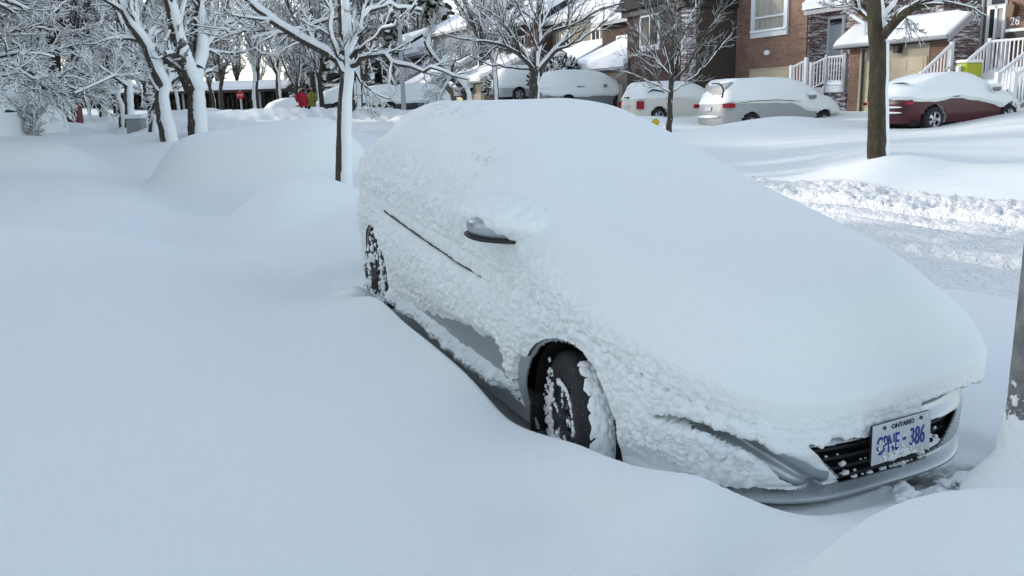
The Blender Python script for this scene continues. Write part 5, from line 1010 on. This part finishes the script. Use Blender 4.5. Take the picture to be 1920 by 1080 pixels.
# evergreen shrubs and conifers behind
def evergreen(name, label, px, py, d, rx, hh, seed, cone=True, group=None):
    p = W(px, py, d); zt = hz(p[0], p[1]); root = empty(name, label, 'tree' if cone else 'shrub', (p[0], p[1], min(p[2], zt) if cone else p[2]), 0, group); rs = np.random.default_rng(seed); n = 2600 if cone else 1800; Vg, Fg, Vs, Fs = [], [], [], []
    for k in range(n):
        if cone: z = hh*(.10+.90*rs.uniform(0, 1)**1.25); rr = rx*(1-z/hh)**.8*(.35+.65*rs.uniform()**.5)*(1+.25*math.sin(z*7)); a = rs.uniform(0, 6.28); c = np.array([rr*math.cos(a), rr*math.sin(a), z]); dn_ = np.array([math.cos(a), math.sin(a), -.25]); ln = rx*.22
        else: a = rs.uniform(0, 6.28); e_ = math.acos(rs.uniform(0, 1)); c = np.array([rx*math.sin(e_)*math.cos(a), rx*math.sin(e_)*math.sin(a), hh*math.cos(e_)])*rs.uniform(.75, 1.0); dn_ = c/np.linalg.norm(c); ln = .16
        q = rs.normal(0, 1, 3); q /= np.linalg.norm(q); side = np.cross(dn_, q); side /= np.linalg.norm(side)+1e-9; wv = side*ln*.38; dv = (dn_+.5*q)*ln; snow_ = rs.uniform() < .42; tgtV, tgtF = (Vs, Fs) if snow_ else (Vg, Fg); up = np.array([0, 0, .02+ln*.10]) if snow_ else 0
        i0 = len(tgtV); tgtV += [c-wv+up, c+wv+up, c+dv+wv*.5+up, c+dv-wv*.5+up]; tgtF.append([i0, i0+1, i0+2, i0+3])
    link('foliage', fmesh('f', np.array(Vg), np.array(Fg)), 'leaf', root)['kind'] = 'stuff'; link('foliage_snow', fmesh('f', np.array(Vs), np.array(Fs)), 'snow_tree', root)['kind'] = 'stuff'
    if cone: b = MB(); b.tube([(0, 0, -.5), (0, 0, hh*.9)], [.16, .03], 8); b.build('trunk', 'bark_far', root)
evergreen('shrub', 'round evergreen shrub speckled with snow before the snowy porch roofs', 1045, 160, 44, 1.5, 1.5, 5, False)
evergreen('shrub', 'low evergreen shrub between the vase shaped tree and the buried vans', 955, 176, 50, 1.6, 1.4, 6, False)
for i, (px, d, rx, hh) in enumerate([(700, 74, 3.2, 13), (745, 112, 4.0, 20), (670, 80, 3, 12), (810, 118, 4.5, 22), (600, 96, 3.4, 12), (20, 60, 2.5, 8)]): evergreen('conifer', 'dark snow flecked conifer behind the bare trees', px, 205, d, rx, hh, 200+i, True, 'dark conifers behind the bare trees')
# ------------------------------------------------------------------ the two walkers
def person(label, px, py, d, lean, coat, ht, flip=1):
    """one continuous skinned body, walking; coat and hat are clothing"""
    p = W(px, py, d); r = empty('person', label, 'person', (p[0], p[1], p[2]-.15), R(20)*flip)
    def skin(name, verts, edges, rad, m, sub=2):
        me = bpy.data.meshes.new(name); me.from_pydata(verts, edges, []); o = link(name, me, m, r); sk = o.modifiers.new('skin', 'SKIN'); lay = me.skin_vertices[0].data
        for i, q in enumerate(rad): lay[i].radius = (q, q) if not hasattr(q, '__len__') else q
        lay[0].use_root = True; sk.use_smooth_shade = True; ss = o.modifiers.new('sub', 'SUBSURF'); ss.levels = ss.render_levels = sub; return o
    l = lean
    v = [(0, 0, .92), (l*.10, 0, 1.15), (l*.18, 0, 1.38), (l*.22, 0, 1.48), (l*.25, -.01, 1.60), (l*.25, -.02, 1.72), (-.10, .0, .86), (-.14, -.16, .48), (-.16, .05, .08), (-.16, -.10, .03), (.10, 0, .86), (.15, .10, .48), (.24, .28, .10), (.24, .16, .03),
         (l*.2-.19, 0, 1.38), (l*.2-.27, -.05, 1.12), (l*.2-.25, -.24, .98), (l*.2-.25, -.31, .96), (l*.2+.19, 0, 1.38), (l*.2+.28, .04, 1.12), (l*.2+.30, -.12, .95), (l*.2+.30, -.19, .92)]
    ed = [(0, 1), (1, 2), (2, 3), (3, 4), (4, 5), (0, 6), (6, 7), (7, 8), (8, 9), (0, 10), (10, 11), (11, 12), (12, 13), (2, 14), (14, 15), (15, 16), (16, 17), (2, 18), (18, 19), (19, 20), (20, 21)]
    rd = [.15, .15, .15, .06, .095, .085, .10, .07, .05, .045, .10, .07, .05, .045, .07, .055, .042, .045, .07, .055, .042, .045]
    skin('body', v, ed, rd, 'navy'); 
    V, Q = ellip((l*.25, -.085, 1.63), (.075, .055, .10), 14, 1.0); link('face', fmesh('f', V, Q), 'skin', r, True); V, Q = ellip((l*.25, -.145, 1.63), (.012, .018, .022), 8, 1.0); link('nose', fmesh('f', V, Q), 'skin', r, True)
    V, Q = ellip((l*.25, .01, 1.71), (.115, .125, .11), 14, 1.0); link('hat', fmesh('f', V, Q), 'hair', r, True)
    A, Zv = np.meshgrid(np.linspace(0, 2*math.pi, 28, endpoint=False), np.linspace(0, 1, 14)); zz_ = .70+.78*Zv; rad_ = np.interp(Zv, [0, .35, .75, .92, 1], [.27, .215, .235, .17, .085])*(1+.04*np.sin(A*5+Zv*6)); V = np.stack([np.cos(A)*rad_*1.05+l*.22*np.clip(Zv, 0, 1), np.sin(A)*rad_*.8, zz_], -1)
    link('coat', fmesh('c', V.reshape(-1, 3), gridq(14, 28, True)), coat, r, True)
    for sd_, i0 in ((-1, 14), (1, 18)):
        b = MB(); b.tube([v[i0], v[i0+1], v[i0+2]], [.09, .078, .06], 12); b.build('sleeve', coat, r, True)
        b = MB(); w0 = np.array(v[i0+3])
        for k, (dx, ln) in enumerate(((-.03, .075), (-.01, .085), (.01, .08), (.03, .065))): b.tube([w0+(dx, 0, 0), w0+(dx, -ln*.6, -.01), w0+(dx, -ln*.8, -.04)], .010, 5)
        b.tube([w0+(.04*sd_*-1, .02, 0), w0+(.06*sd_*-1, -.03, 0)], .011, 5); b.build('glove', 'navy', r, True)
person('walker in a red coat and dark hat trudging through the snow', 571, 219, 47, -.5, 'red', 1.7); person('walker in an olive coat just right of the one in red', 586, 217, 48, .3, 'olive', 1.7, -1)
for o in col.objects:
    if o.type == 'MESH' and o.parent is None and 'label' not in o and 'kind' not in o: print('UNTAGGED', o.name)
